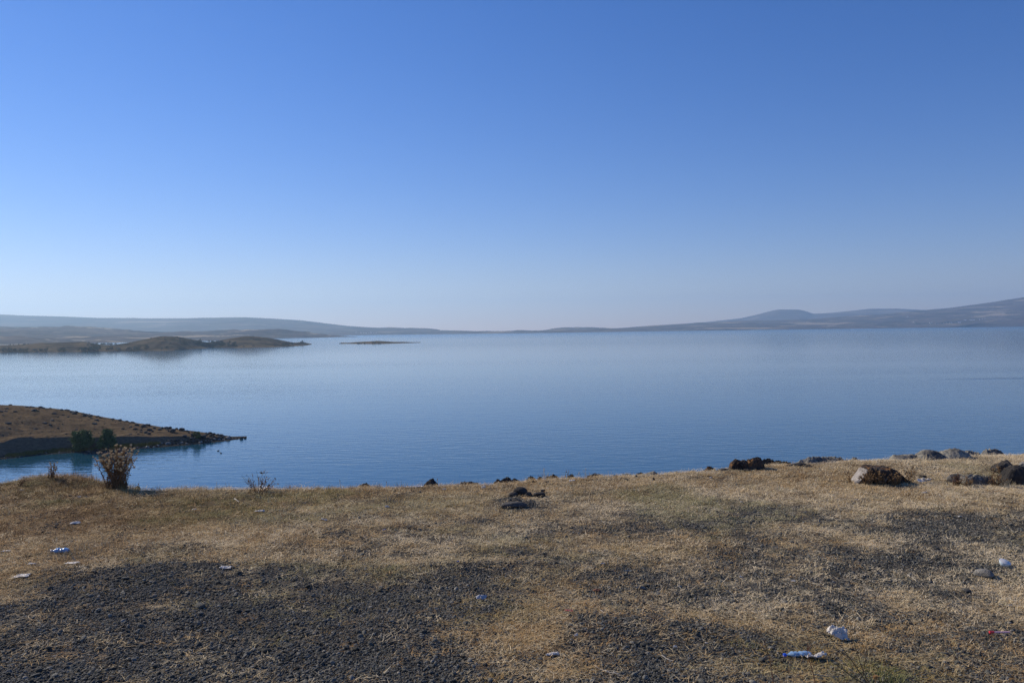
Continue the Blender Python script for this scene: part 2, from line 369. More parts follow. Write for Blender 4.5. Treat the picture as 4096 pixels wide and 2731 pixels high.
# where gravel lies thick: outlines given as seen, turned into places on the ground
GRAVEL_OUT = [
    (1.0, [(-700, 1700), (-700, 1400), (-200, 1400), (0, 1372), (70, 1345), (150, 1322), (240, 1300), (330, 1285), (430, 1276), (515, 1277), (540, 1290), (470, 1302), (560, 1312), (700, 1296), (800, 1300),
            (835, 1330), (880, 1340), (960, 1335), (1010, 1310), (1080, 1290), (1190, 1285), (1235, 1300), (1240, 1325), (1180, 1350), (1120, 1380), (1080, 1415), (1100, 1450), (1140, 1490), (1180, 1540), (1220, 1700)]),
    (0.75, [(330, 1262), (370, 1248), (420, 1241), (445, 1246), (430, 1256), (380, 1264)]),
    (1.0, [(1290, 1440), (1330, 1420), (1400, 1418), (1480, 1424), (1560, 1445), (1600, 1475), (1690, 1492), (1720, 1530), (1760, 1700), (1400, 1700), (1450, 1540), (1380, 1510), (1320, 1480)]),
    (0.9, [(1880, 1378), (1930, 1366), (2000, 1370), (2005, 1390), (1950, 1402), (1885, 1400)]),
    (1.0, [(1880, 1232), (1960, 1205), (2060, 1190), (2200, 1185), (2352, 1180), (2900, 1170), (2900, 1260), (2352, 1255), (2250, 1252), (2150, 1240), (2050, 1245), (1960, 1245)]),
    (0.85, [(1600, 1172), (1700, 1158), (1840, 1160), (1880, 1172), (1820, 1190), (1700, 1196), (1600, 1190)]),
    (0.75, [(1180, 1215), (1300, 1195), (1450, 1190), (1560, 1195), (1640, 1205), (1500, 1222), (1380, 1225), (1250, 1230)]),
    (0.65, [(640, 1250), (760, 1235), (900, 1222), (1050, 1218), (1200, 1225), (1150, 1245), (980, 1255), (800, 1262), (700, 1268)]),
    (0.7, [(940, 1120), (1020, 1113), (1110, 1114), (1100, 1121), (1000, 1126)]),
    (0.75, [(800, 1140), (900, 1132), (1040, 1132), (1080, 1140), (960, 1146), (850, 1150)]),
    (0.8, [(1110, 1160), (1160, 1150), (1230, 1152), (1260, 1168), (1200, 1178), (1120, 1174)]),
    (0.75, [(480, 1150), (540, 1142), (620, 1148), (640, 1156), (560, 1158)]),
    (0.6, [(390, 1146), (480, 1139), (560, 1142), (480, 1150), (400, 1152)]),
    (0.55, [(1640, 1245), (1750, 1235), (1830, 1255), (1800, 1300), (1720, 1320), (1660, 1290)]),
    (0.5, [(1290, 1110), (1500, 1130), (1450, 1150), (1250, 1150)]),
    (0.55, [(1900, 1270), (2352, 1262), (2352, 1320), (2100, 1330), (1950, 1310)]),
]
GP = []
for a, pl in GRAVEL_OUT:
    GP.append((a, np.array([at_z(px, py, 0)[:2] for px, py in pl])))
def gravel_mask(x, y):
    x = np.asarray(x, float); y = np.asarray(y, float)
    wx = x + 0.16*fbm(x*1.6, y*1.6, 81, 4); wy = y + 0.16*fbm(x*1.6+9, y*1.6, 82, 4)
    m = np.zeros(x.shape)
    for a, pl in GP:
        s = np.zeros(x.shape)
        for dx, dy in ((0, 0), (.16, .12), (-.16, .12), (.12, -.22), (-.12, -.22), (0, .30), (.30, 0), (-.30, 0)):
            s += poly_in(wx+dx, wy+dy, pl)
        m = np.maximum(m, a*s/8)
    n = fbm(x*1.1, y*1.9, 83, 5, 0.6)
    mid = np.clip((7.7-y)/1.0, 0, 1)*np.clip((x+1.9)/1.2, 0, 1)
    base = 0.16 + 0.40*mid + 0.08*np.clip((x-0.5)/2, 0, 1)*mid
    for px, py, rx, ry, hh in ((1500, 1265, 0.95, 0.42, 0.30), (890, 1322, 0.42, 0.10, 0.5), (1020, 1287, 0.5, 0.10, 0.45), (1160, 1475, 0.22, 0.35, 0.25), (1240, 1420, 0.3, 0.25, 0.25), (1100, 1180, 0.5, 0.2, 0.2), (1550, 1530, 0.16, 0.1, .4), (1850, 1440, .6, .25, .25)):
        c = at_z(px, py, 0.0); q = ((x-c[0])/rx)**2 + ((y-c[1])/ry)**2
        base = base - hh*np.exp(-q*1.2)
    n2 = fbm(x*2.6, y*5.2, 84, 4, 0.6)
    m = m*(0.86 + 0.36*n + 0.30*n2) + np.clip(base + 0.48*n*(0.4+mid) + 0.30*n2, 0.02, 0.70)*(1-m)
    rim = np.clip((edge_y(x)-y)/0.9, 0, 1)
    right = np.clip((x-0.3)/2, 0, 1)*np.clip((y-7.3)/0.8, 0, 1)
    return np.clip(m*(0.35+0.65*rim)*(1-0.75*right*(m < 0.8)), 0, 1)
def straw_tone(x, y):     # 0 pale straw ... 1 reddish brown straw
    n = fbm(x*0.55, y*0.8, 91, 4)
    left = np.clip((-x-0.6)/3, 0, 1)
    near = np.clip((5.6-y)/2, 0, 1)
    return np.clip(0.38 + 0.66*n + 0.5*left + 0.20*near - 0.30*np.clip((x-0.5)/3, 0, 1)*np.clip((y-5.5)/2, 0, 1), 0, 1)
def green_tone(x, y):
    n = fbm(x*0.7+40, y*1.1, 95, 4)
    g = np.clip(n*1.5-0.25, 0, 0.5)
    for px, py, r, a in ((2010, 1550, 0.30, 0.75), (1750, 1500, 0.35, 0.5), (1120, 1400, 0.3, 0.5), (620, 1175, 0.8, 0.35), (950, 1160, 0.8, 0.35), (420, 1150, 0.6, 0.3), (80, 1130, 0.5, .3)):
        c = at_z(px, py, 0); g = np.maximum(g, a*np.exp(-(((x-c[0])/r)**2+((y-c[1])/(r*0.7))**2)))
    return g

def axis(lo, hi, f0, f1, step, grow=1.22):
    m = list(np.arange(f0, f1, step)); a = f0; d = step; L = []
    while a > lo: d *= grow; a -= d; L.append(a)
    a = m[-1]; d = step; Rr = []
    while a < hi: d *= grow; a += d; Rr.append(a)
    return np.array(L[::-1] + m + Rr)
gxs = axis(-420, 420, -8.5, 9.5, 0.04); gys = axis(-260, 60, 2.6, 13.0, 0.04)
GX, GY = np.meshgrid(gxs, gys)
GZ = ground_z(GX, GY) + 0.004*fbm(GX*14, GY*14, 58, 3)*(np.abs(GX) < 12)
gme = mesh_np('ground', np.stack([GX.ravel(), GY.ravel(), GZ.ravel()], 1), grid_faces(len(gys), len(gxs)), True)
def add_attr(me, name, vals, kind='FLOAT'):
    a = me.attributes.new(name, kind, 'POINT')
    if kind == 'FLOAT': a.data.foreach_set('value', np.asarray(vals, np.float32).ravel())
    elif kind == 'INT': a.data.foreach_set('value', np.asarray(vals, np.int32).ravel())
    elif kind == 'FLOAT_VECTOR': a.data.foreach_set('vector', np.asarray(vals, np.float32).ravel())
    else: a.data.foreach_set('color', np.asarray(vals, np.float32).ravel())
add_attr(gme, 'gravel', gravel_mask(GX, GY)); add_attr(gme, 'tone', straw_tone(GX, GY)); add_attr(gme, 'green', green_tone(GX, GY))
t = NT('ground_soil'); p = t.pos()
def attr(t, n, typ='GEOMETRY'):
    a = t.new('ShaderNodeAttribute'); a.attribute_name = n; a.attribute_type = typ; return a
straw = t.mix(attr(t, 'tone').outputs['Fac'], (0.48, 0.385, 0.235), (0.26, 0.155, 0.065))
straw = t.mix(t.math('MULTIPLY', attr(t, 'green').outputs['Fac'], 0.6), straw, (0.14, 0.14, 0.05))
fib = t.noise(t.map(p, (1, 1.6, 1)), 110, 3, 0.7)
straw = t.mix(t.ramp(fib, [(0.40, 0.0), (0.62, 1.0)]), t.mix(0.62, straw, (0.06, 0.045, 0.03)), straw)
n5 = t.noise(p, 5.0, 5, 0.65)
straw = t.mix(t.ramp(n5, [(0.38, 0.75), (0.62, 0.0)]), straw, (0.085, 0.062, 0.04))
n6 = t.noise(t.map(p, (1, 1.4, 1)), 28, 4, 0.7)
straw = t.mix(t.ramp(n6, [(0.40, 0.6), (0.58, 0.0)]), straw, (0.07, 0.05, 0.035))
grit = t.noise(p, 160, 3, 0.7)
grc = t.mix(t.ramp(grit, [(0.35, 0.0), (0.7, 1.0)]), (0.065, 0.056, 0.045), (0.21, 0.185, 0.15))
grc = t.mix(t.ramp(n5, [(0.42, 0.0), (0.62, 0.55)]), grc, t.mix(0.45, straw, (0.06, 0.05, 0.04)))
gm_ = t.math('ADD', attr(t, 'gravel').outputs['Fac'], t.math('MULTIPLY', t.math('SUBTRACT', t.noise(p, 22, 4, 0.7), 0.5), 0.9))
c = t.mix(t.ramp(gm_, [(0.34, 0.0), (0.62, 1.0)]), straw, grc)
t.bump(t.noise(p, 120, 4, 0.75), 0.8, 0.008)
M_GROUND = t.color(c, 1.0, 0.05)
GROUND = tag(link('ground', gme, M_GROUND), kind='structure')

# ------------------------------------------------------------------ scattered stones and straw (stuff)
rng = np.random.default_rng(7)
def ico(sub):
    bm = bmesh.new(); bmesh.ops.create_icosphere(bm, subdivisions=sub, radius=1.0)
    v = np.array([x.co[:] for x in bm.verts]); f = np.array([[q.index for q in a.verts] for a in bm.faces]); bm.free()
    return v, f
ICO = {k: ico(k) for k in (1, 2, 3, 4, 5)}
def n3(v, sc, seed, oct=4, gain=0.5):
    return (fbm(v[:, 0]*sc+5, v[:, 1]*sc+v[:, 2]*sc*0.7, seed, oct, gain) + fbm(v[:, 1]*sc+15, v[:, 2]*sc-v[:, 0]*sc*0.6, seed+3, oct, gain))*0.6
def rock_shape(seed, sub, cuts=7, depth=0.25, rough=0.12):
    r = np.random.default_rng(seed); v, f = ICO[sub]; v = v.copy()
    for _ in range(cuts):
        n = r.normal(size=3); n /= np.linalg.norm(n); d = 1 - r.uniform(0.08, depth+0.12)
        v -= np.maximum(v @ n - d, 0)[:, None]*n*0.95
    u = v/np.linalg.norm(v, axis=1)[:, None]
    v += u*(rough*n3(u, 1.3, seed*7+1, 4, 0.55))[:, None]
    v -= (v.max(0)+v.min(0))/2
    v /= (v.max(0)-v.min(0))
    return v, f
def instancer(name, P, rot, scl, idx, sources, attrs, mats_dummy=None):
    me = bpy.data.meshes.new(name); me.vertices.add(len(P)); me.vertices.foreach_set('co', np.asarray(P, np.float32).ravel())
    add_attr(me, 'rot', rot, 'FLOAT_VECTOR'); add_attr(me, 'scl', scl, 'FLOAT_VECTOR'); add_attr(me, 'idx', idx, 'INT')
    for k, v in attrs.items(): add_attr(me, k, v)
    o = link(name, me)
    src = bpy.data.collections.new(name + '_sources')
    for s in sources: src.objects.link(s)
    ng = bpy.data.node_groups.new(name, 'GeometryNodeTree')
    ng.interface.new_socket('Geometry', in_out='INPUT', socket_type='NodeSocketGeometry')
    ng.interface.new_socket('Geometry', in_out='OUTPUT', socket_type='NodeSocketGeometry')
    gi = ng.nodes.new('NodeGroupInput'); go = ng.nodes.new('NodeGroupOutput')
    ip = ng.nodes.new('GeometryNodeInstanceOnPoints'); ci = ng.nodes.new('GeometryNodeCollectionInfo')
    ci.inputs['Collection'].default_value = src; ci.inputs['Separate Children'].default_value = True; ci.inputs['Reset Children'].default_value = True
    def na(n, typ):
        a = ng.nodes.new('GeometryNodeInputNamedAttribute'); a.data_type = typ; a.inputs['Name'].default_value = n
        return [s for s in a.outputs if s.enabled and s.name == 'Attribute'][0]
    L = ng.links
    m2p = ng.nodes.new('GeometryNodeMeshToPoints')
    L.new(gi.outputs[0], m2p.inputs[0]); L.new(m2p.outputs[0], ip.inputs['Points'])
    L.new(ci.outputs[0], ip.inputs['Instance']); ip.inputs['Pick Instance'].default_value = True
    L.new(na('idx', 'INT'), ip.inputs['Instance Index'])
    L.new(na('rot', 'FLOAT_VECTOR'), ip.inputs['Rotation']); L.new(na('scl', 'FLOAT_VECTOR'), ip.inputs['Scale'])
    L.new(ip.outputs[0], go.inputs[0])
    md = o.modifiers.new('scatter', 'NODES'); md.node_group = ng
    return o
def ground_points(n, x0=-40, x1=2400, y0=1040, y1=1640, power=1.0):
    """points spread over the visible ground, thinning with distance"""
    py = y0 + (y1-y0)*rng.random(n)**power; px = x0 + (x1-x0)*rng.random(n)
    px = np.where(py > 1400, px, px)
    x, y, z = hits(px, py)
    ok = y < edge_y(x) + 0.25
    return x[ok], y[ok], z[ok]
# the near ground is wider than the picture so that it holds from the side as well
def field_points(n, y0=2.7, y1=11.5):
    y = y0 + (y1-y0)*rng.random(n)**1.25; hw = 1.1 + 0.72*y
    x = (rng.random(n)*2-1)*hw
    ok = y < edge_y(x) + 0.25
    x, y = x[ok], y[ok]
    return x, y, ground_z(x, y)

t = NT('gravel_stone'); tn = attr(t, 'shade', 'INSTANCER').outputs['Fac']
c = t.ramp(tn, [(0.0, (0.052, 0.051, 0.042)), (0.55, (0.150, 0.147, 0.124)), (0.93, (0.23, 0.22, 0.185)), (1.0, (0.36, 0.33, 0.27))])
t.bump(t.noise(t.obj(), 6, 3, 0.7), 0.5, 0.1)
M_PEB = t.color(c, 0.85, 0.25)
srcs = []
for k in range(8):
    v, f = rock_shape(100+k, 2, 8, 0.35, 0.10); v *= np.array([1, rng.uniform(.7, .95), rng.uniform(.5, .8)])*2
    me = mesh_np('gravel_piece', v, f); me.materials.append(M_PEB); srcs.append(bpy.data.objects.new('gravel_piece', me))
x, y, z = field_points(1500000)
m = gravel_mask(x, y)
dens = 0.06 + 0.94*np.clip((m-0.08)/0.72, 0, 1)**1.1
clump = np.clip(0.75 + 0.5*fbm(x*4.5, y*4.5, 105, 3), 0.1, 1)
keep = rng.random(len(x)) < dens*clump*0.9
x, y, z, m = x[keep], y[keep], z[keep], m[keep]
n = len(x)
rad = np.clip(rng.lognormal(math.log(0.0037), 0.42, n), 0.003, 0.018)*(0.8+0.4*m)
rad = np.where(rng.random(n) < 0.006, rad*1.6, rad)
scl = np.stack([rad*rng.uniform(.8, 1.3, n), rad*rng.uniform(.8, 1.2, n), rad*rng.uniform(.6, 1.0, n)], 1)
rot = np.stack([rng.normal(0, .35, n), rng.normal(0, .35, n), rng.uniform(0, 6.28, n)], 1)
z = z + rad*rng.uniform(0.1, 0.6, n)
tag(instancer('gravel', np.stack([x, y, z], 1), rot, scl, rng.integers(0, 8, n), srcs, {'shade': rng.random(n)**1.3}),
    'dark grey crushed stone lying over the bare ground', 'gravel', kind='stuff')
NGRAV = n

t = NT('dry_straw'); c0 = attr(t, 'tone', 'INSTANCER').outputs['Fac']; c1 = attr(t, 'green', 'INSTANCER').outputs['Fac']
c = t.ramp(c0, [(0.0, (0.84, 0.70, 0.46)), (0.35, (0.60, 0.46, 0.25)), (0.7, (0.50, 0.305, 0.115)), (1.0, (0.18, 0.10, 0.042))])
c = t.mix(c1, c, (0.13, 0.17, 0.035))
M_STRAW = t.color(c, 0.8, 0.2)
def blades(seed, nb, spread, lmin, lmax, wd, elev, segs=2, curl=0.5):
    r = np.random.default_rng(seed); V = []; Fc = []
    for _ in range(nb):
        bx, by = r.normal(0, spread, 2); az = r.uniform(0, 6.283); L = r.uniform(lmin, lmax); el = r.uniform(*elev)
        d = np.array([math.cos(az)*math.cos(el), math.sin(az)*math.cos(el), math.sin(el)])
        side = np.array([-math.sin(az), math.cos(az), 0.0]); sw = r.normal(0, curl)
        p_ = np.array([bx, by, 0.001 + 0.004*r.random()]); w_ = wd*r.uniform(.6, 1.3); b0 = len(V)
        for s in range(segs+1):
            ww = w_*(1-0.75*s/segs); V += [p_ - side*ww/2, p_ + side*ww/2]
            p_ = p_ + d*L/segs
            d = d + side*sw*0.4 + np.array([0, 0, -0.25*math.sin(el)]); d /= np.linalg.norm(d)
            if p_[2] < 0.001: p_[2] = 0.001; d[2] = abs(d[2])*0.2
        for s in range(segs): q = b0+2*s; Fc.append((q, q+1, q+3, q+2))
    return np.array(V), np.array(Fc)
srcs = []
for k in range(6): srcs.append(blades(200+k, 22, 0.034, 0.014, 0.060, 0.0024, (-0.05, 0.25), 2, 0.6))     # 0-5 litter lying flat
for k in range(6): srcs.append(blades(220+k, 20, 0.024, 0.010, 0.032, 0.0021, (0.35, 1.4), 2, 0.4))       # 6-11 cropped tufts
for k in range(4): srcs.append(blades(240+k, 14, 0.018, 0.03, 0.075, 0.0018, (0.8, 1.5), 3, 0.25))       # 12-15 longer tufts
for k in range(2): srcs.append(blades(260+k, 2, 0.06, 0.07, 0.17, 0.0034, (-0.02, 0.08), 3, 0.35))        # 16-17 long loose straws
so = []
for k, (v, f) in enumerate(srcs):
    me = mesh_np('straw_tuft_%02d' % k, v, f); me.materials.append(M_STRAW); so.append(bpy.data.objects.new('straw_tuft_%02d' % k, me))
x, y, z = field_points(140000)
m = gravel_mask(x, y)
keep = rng.random(len(x)) < np.clip(1.05 - 1.15*m, 0.06, 1)*np.clip(0.70 + 0.75*fbm(x*3.3, y*3.3, 115, 3), 0.10, 1)
x, y, z, m = x[keep], y[keep], z[keep], m[keep]; n = len(x)
rim = np.clip(1-(edge_y(x)-y)/0.8, 0, 1); left = np.clip((-x-2)/2, 0, 1)*np.clip((y-5)/2, 0, 1)
gt = green_tone(x, y)
u = rng.random(n)
ptall = 0.006 + 0.035*rim + 0.14*rim*np.clip((-x-0.5)/2, 0, 1) + 0.10*left + 0.25*np.clip(gt-.55, 0, 1)
idx = np.where(u < ptall, 12 + rng.integers(0, 4, n), np.where(u < ptall+0.46, rng.integers(0, 6, n), np.where(u < 0.985, 6 + rng.integers(0, 6, n), 16 + rng.integers(0, 2, n))))
s_ = rng.uniform(0.75, 1.35, n)*(1+0.08*np.maximum(y-5, 0)); 
scl = np.stack([s_, s_, s_*np.where(idx >= 6, rng.uniform(.35, .85, n), 1)*(1-0.35*np.clip((x+0.5)/2, 0, 1)*rim)], 1)
nrm_rot = np.stack([rng.normal(0, .08, n), rng.normal(0, .08, n), rng.uniform(0, 6.28, n)], 1)
tone = np.clip(np.minimum(straw_tone(x, y), 0.55 + 0.4*np.clip((-x-1)/2, 0, 1)*np.clip((y-5)/1.5, 0, 1))*0.9 + rng.normal(0, 0.26, n), 0, 1); tone = np.where(idx >= 16, tone*0.3, tone)
grn = np.clip(gt*(rng.random(n) < 0.75) + (rng.random(n) < 0.03)*0.4, 0, 0.9); grn = np.where(idx >= 16, 0, grn)
tag(instancer('dry_grass', np.stack([x, y, z], 1), nrm_rot, scl, idx, so, {'tone': tone, 'green': grn}),
    'short dead straw coloured grass over the ground', 'dry grass', kind='stuff')
print('gravel', NGRAV, 'grass', n)
# ================================================================== helpers for things
CI3 = np.array(CM.to_3x3())          # columns = camera axes
def project(P):
    q = (np.asarray(P) - np.array([0, 0, EYE])) @ CI3
    return 1176 + F*q[..., 0]/-q[..., 2], 784 - F*q[..., 1]/-q[..., 2]
class Surf:
    """finds the place on a stretch of land that is seen at a point of the picture"""
    def __init__(s, P): s.P = P[1:-6].reshape(-1, 3); s.x, s.y = project(s.P)
    def at(s, px, py):
        d = (s.x-px)**2 + (s.y-py)**2*3 + s.P[:, 1]*1e-4
        return s.P[np.argmin(d)].copy()
class MB:
    """collects vertices and faces of one mesh"""
    def __init__(s): s.v = []; s.f = []
    def add(s, v, f):
        b = len(s.v); s.v += [tuple(q) for q in v]; s.f += [tuple(b+i for i in q) for q in f]
    def tube(s, pts, rad, n=5, cap=True):
        pts = [np.asarray(p, float) for p in pts]; m = len(pts); V = []; ref = np.array([0.3, 0.9, 0.2])
        for i, p in enumerate(pts):
            d = pts[min(i+1, m-1)] - pts[max(i-1, 0)]; d /= np.linalg.norm(d)+1e-12
            a = np.cross(d, ref); a /= np.linalg.norm(a)+1e-12; b = np.cross(d, a); r = rad[i] if hasattr(rad, '__len__') else rad
            for k in range(n): an = 2*math.pi*k/n; V.append(p + r*(math.cos(an)*a + math.sin(an)*b))
        Fc = [(i*n+k, i*n+(k+1) % n, (i+1)*n+(k+1) % n, (i+1)*n+k) for i in range(m-1) for k in range(n)]
        if cap: Fc.append(tuple(range(n))); Fc.append(tuple((m-1)*n+k for k in range(n)))
        s.add(V, Fc)
    def lathe(s, prof, n=20, xf=lambda v: v, close=True):
        V = [xf(np.array([r*math.cos(2*math.pi*k/n), r*math.sin(2*math.pi*k/n), z])) for r, z in prof for k in range(n)]
        m = len(prof); Fc = [(i*n+k, i*n+(k+1) % n, (i+1)*n+(k+1) % n, (i+1)*n+k) for i in range(m-1) for k in range(n)]
        if close: Fc.append(tuple(range(n))[::-1])
        s.add(V, Fc)
    def mesh(s, name, smooth=False):
        me = bpy.data.meshes.new(name); me.from_pydata(s.v, [], s.f); me.update()
        if smooth: me.polygons.foreach_set('use_smooth', [True]*len(me.polygons))
        return me
    def build(s, name, mat, parent=None, smooth=False): return link(name, s.mesh(name, smooth), mat, parent)

def rock_mat(name, dark, mid, pale, lich, lamt, sc=3.0):
    t = NT(name); o = t.obj()
    info = t.new('ShaderNodeObjectInfo'); vec = t.new('ShaderNodeVectorMath', operation='ADD'); t.l.new(o, vec.inputs[0])
    cmb = t.new('ShaderNodeCombineXYZ'); t.l.new(t.math('MULTIPLY', info.outputs['Random'], 37.0), cmb.inputs[0]); t.l.new(cmb.outputs[0], vec.inputs[1]); o = vec.outputs[0]
    n1 = t.noise(o, sc, 6, 0.65)
    c = t.ramp(n1, [(0.30, dark), (0.5, mid), (0.72, pale)])
    n2 = t.noise(o, sc*2.7, 5, 0.7, 0.6)
    c = t.mix(t.ramp(n2, [(0.60-lamt, 0.0), (0.66-lamt, 0.9)]), c, lich)
    n3_ = t.noise(o, sc*9, 4, 0.75)
    c = t.mix(t.ramp(n3_, [(0.3, 0.5), (0.55, 0.0)]), c, tuple(0.5*q for q in dark))
    t.bump(t.math('ADD', t.math('MULTIPLY', n1, 0.7), t.math('MULTIPLY', n3_, 0.5)), 0.9, 0.05)
    return t.color(c, 0.95, 0.15)
M_BAS = rock_mat('dark_basalt', (0.022, 0.021, 0.021), (0.06, 0.055, 0.05), (0.11, 0.10, 0.09), (0.16, 0.13, 0.09), -0.04)
M_GREY = rock_mat('lichened_grey_rock', (0.07, 0.065, 0.058), (0.17, 0.16, 0.14), (0.28, 0.265, 0.235), (0.36, 0.34, 0.27), 0.08)
M_RUST = rock_mat('rusty_lichened_rock', (0.025, 0.02, 0.018), (0.07, 0.055, 0.045), (0.12, 0.10, 0.08), (0.24, 0.12, 0.045), 0.06)
M_SHORE = rock_mat('shore_stone', (0.035, 0.032, 0.030), (0.09, 0.082, 0.072), (0.19, 0.175, 0.155), (0.24, 0.22, 0.19), 0.0, 0.9)
M_PALE = rock_mat('pale_stone', (0.18, 0.165, 0.14), (0.33, 0.31, 0.27), (0.48, 0.46, 0.41), (0.55, 0.52, 0.46), 0.0, 1.2)

# ------------------------------------------------------------------ stones of the headland
HS = Surf(HEAD_P)
shapes = []
for k in range(10):
    v, f = rock_shape(300+k, 3, 8, 0.35, 0.13); shapes.append(mesh_np('boulder', v, f))
shapes_d = shapes[:5]; shapes_p = shapes[5:]
for me in shapes_d: me.materials.append(M_SHORE)
for me in shapes_p: me.materials.append(M_PALE)
rs = random.Random(5)
def far_stone(px, py, wpx, pale, label, group, flat=0.5, sink=0.3):
    p = HS.at(px, py); w = wpx/F*p[1]; hh = w*flat*rs.uniform(.8, 1.2)
    o = link('boulder', rs.choice(shapes_p if pale else shapes_d))
    o.location = (p[0], p[1], max(p[2], W) + hh*(0.5-sink)); o.scale = (w, w*rs.uniform(.6, .9), hh); o.rotation_euler = (rs.uniform(-.2, .2), rs.uniform(-.2, .2), rs.uniform(-.5, .5))
    return tag(o, label, 'boulder', group)
G1 = 'dark stones scattered over the headland slope'; L1 = 'dark stone half sunk in the dry grass slope of the near headland'
for cx, cy, w_ in [(165,75,60),(310,130,20),(235,190,60),(100,135,60),(90,180,80),(30,175,60),(540,165,90),(590,175,50),(40,240,60),(185,235,40),(335,262,30),(540,240,40),(350,362,30),(130,365,110),(275,378,30),
    (395,315,20),(700,370,80),(790,405,70),(820,325,70),(915,270,30),(930,290,40),(1010,275,30),(1070,258,40),(995,240,60),(1000,312,20),(930,375,30),(975,385,40),(915,425,40),(795,130,60),(680,122,60),
    (490,105,60),(910,150,30),(860,200,80),(560,460,80),(150,445,50),(1060,165,70),(1150,190,70),(1205,200,50),(1300,215,60),(1400,265,50),(1440,290,60),(1420,245,80),(1350,235,40),(1580,275,60),(1640,290,50),
    (1490,375,80),(1520,315,90),(1740,365,30),(1640,370,30),(1760,315,30),(1810,345,30),(1880,330,40),(1890,355,40),(1950,348,40),(2040,360,50),(2145,395,70),(2250,410,50),(2230,438,35),(2045,420,60),
    (1940,410,30),(1930,450,60),(2120,450,70),(2210,470,60),(2145,498,40),(2165,530,50),(2290,510,60),(2050,545,80),(2200,500,40),(1480,458,25),(1480,520,30),(1545,512,25),(1200,455,40),(970,482,20),(840,500,30),(480,515,30),(1040,525,40)]:
    far_stone(*S(cx/3.92, 1600+cy/3.92), w_/3.92/1.7415*0.95, False, L1, G1, 0.42)
for k in range(46):
    px = rs.uniform(60, 520); py = float(np.interp(px, [60, 150, 230, 300, 370, 450, 520], [933, 941, 955, 968, 980, 990, 1000])) + abs(rs.gauss(0, 3.0)) + 0.5
    far_stone(px, py, rs.uniform(4, 11), False, L1, G1, 0.45)
G2 = 'basalt boulders heaped on the spit'; L2 = 'dark boulder in the heap at the rocky tip of the headland'
G3 = 'pale boulders at the waterline of the spit'; L3 = 'pale grey boulder lying at the waterline of the spit'
for cx, cy, w_, pl in [(80,345,90,0),(50,375,50,0),(300,380,70,0),(410,405,80,0),(455,380,60,0),(550,390,100,0),(640,380,80,0),(770,395,60,0),(870,420,120,0),(965,437,50,0),(690,460,130,0),(620,450,80,0),(205,425,100,0),(270,455,60,0),
    (125,480,90,0),(190,500,90,0),(30,415,50,0),(1080,455,40,0),(1020,475,50,0),(1380,480,50,0),(1460,490,90,0),(1550,505,80,0),(1620,530,90,0),(1710,545,90,0),(1655,580,80,0),(1380,530,50,0),(1480,550,80,0),(1560,565,80,0),(1730,575,50,0),
    (1800,600,80,0),(1870,575,80,0),(1840,605,120,1),(1950,600,60,0),(2020,590,60,0),(2120,598,80,0),(2195,587,50,0),(1660,620,80,1),(1570,615,70,1),(1280,675,90,1),(1375,645,50,1),(1740,610,50,1),(870,690,80,1),(790,710,40,1),
    (700,700,60,0),(590,715,110,1),(465,705,50,1),(160,785,90,1),(300,780,50,1),(240,765,60,0),(380,745,60,1),(970,705,60,1),(1020,705,24,1),(940,560,100,0),(960,640,90,0),(1310,590,150,0),(1080,610,100,0),(810,625,60,0),
    (600,660,90,0),(900,650,70,0),(1010,660,70,0),(1120,660,80,0),(1190,640,90,0),(1420,600,80,0),(1500,610,80,0),(1430,650,60,0),(1500,645,60,1),(1240,560,80,0),(1100,540,80,0),(1180,590,90,0),(1300,640,90,0),(740,650,90,0),(680,640,70,0),
    (1600,585,60,0),(1530,530,60,0),(1650,560,60,0),(1750,560,60,0),(1690,600,60,0),(1900,605,50,0),(1770,625,40,1),(60,805,60,0),(20,800,50,0),(110,800,40,1),(340,760,50,0),(430,730,50,0),(520,700,60,0),(650,730,50,0),(830,730,40,0)]:
    far_stone(*S(560+cx/5.227, 1640+cy/5.227), w_/5.227/1.7415*1.05, bool(pl), L3 if pl else L2, G3 if pl else G2, 0.62, 0.25)
G4 = 'small stones along the cove shore'; L4 = 'small grey stone on the shore strip of the cove under the dark bank'
sh = [(0, 1053), (60, 1048), (110, 1042), (170, 1039), (230, 1034.5), (280, 1032), (330, 1029.5)]
for k in range(110):
    px = rs.uniform(-5, 335); py = float(interp(sh, np.array([px]))[0]) - rs.uniform(-0.5, 5.0)
    far_stone(px, py, rs.uniform(2.0, 5.5), rs.random() < 0.22, L4, G4, 0.5, 0.2)

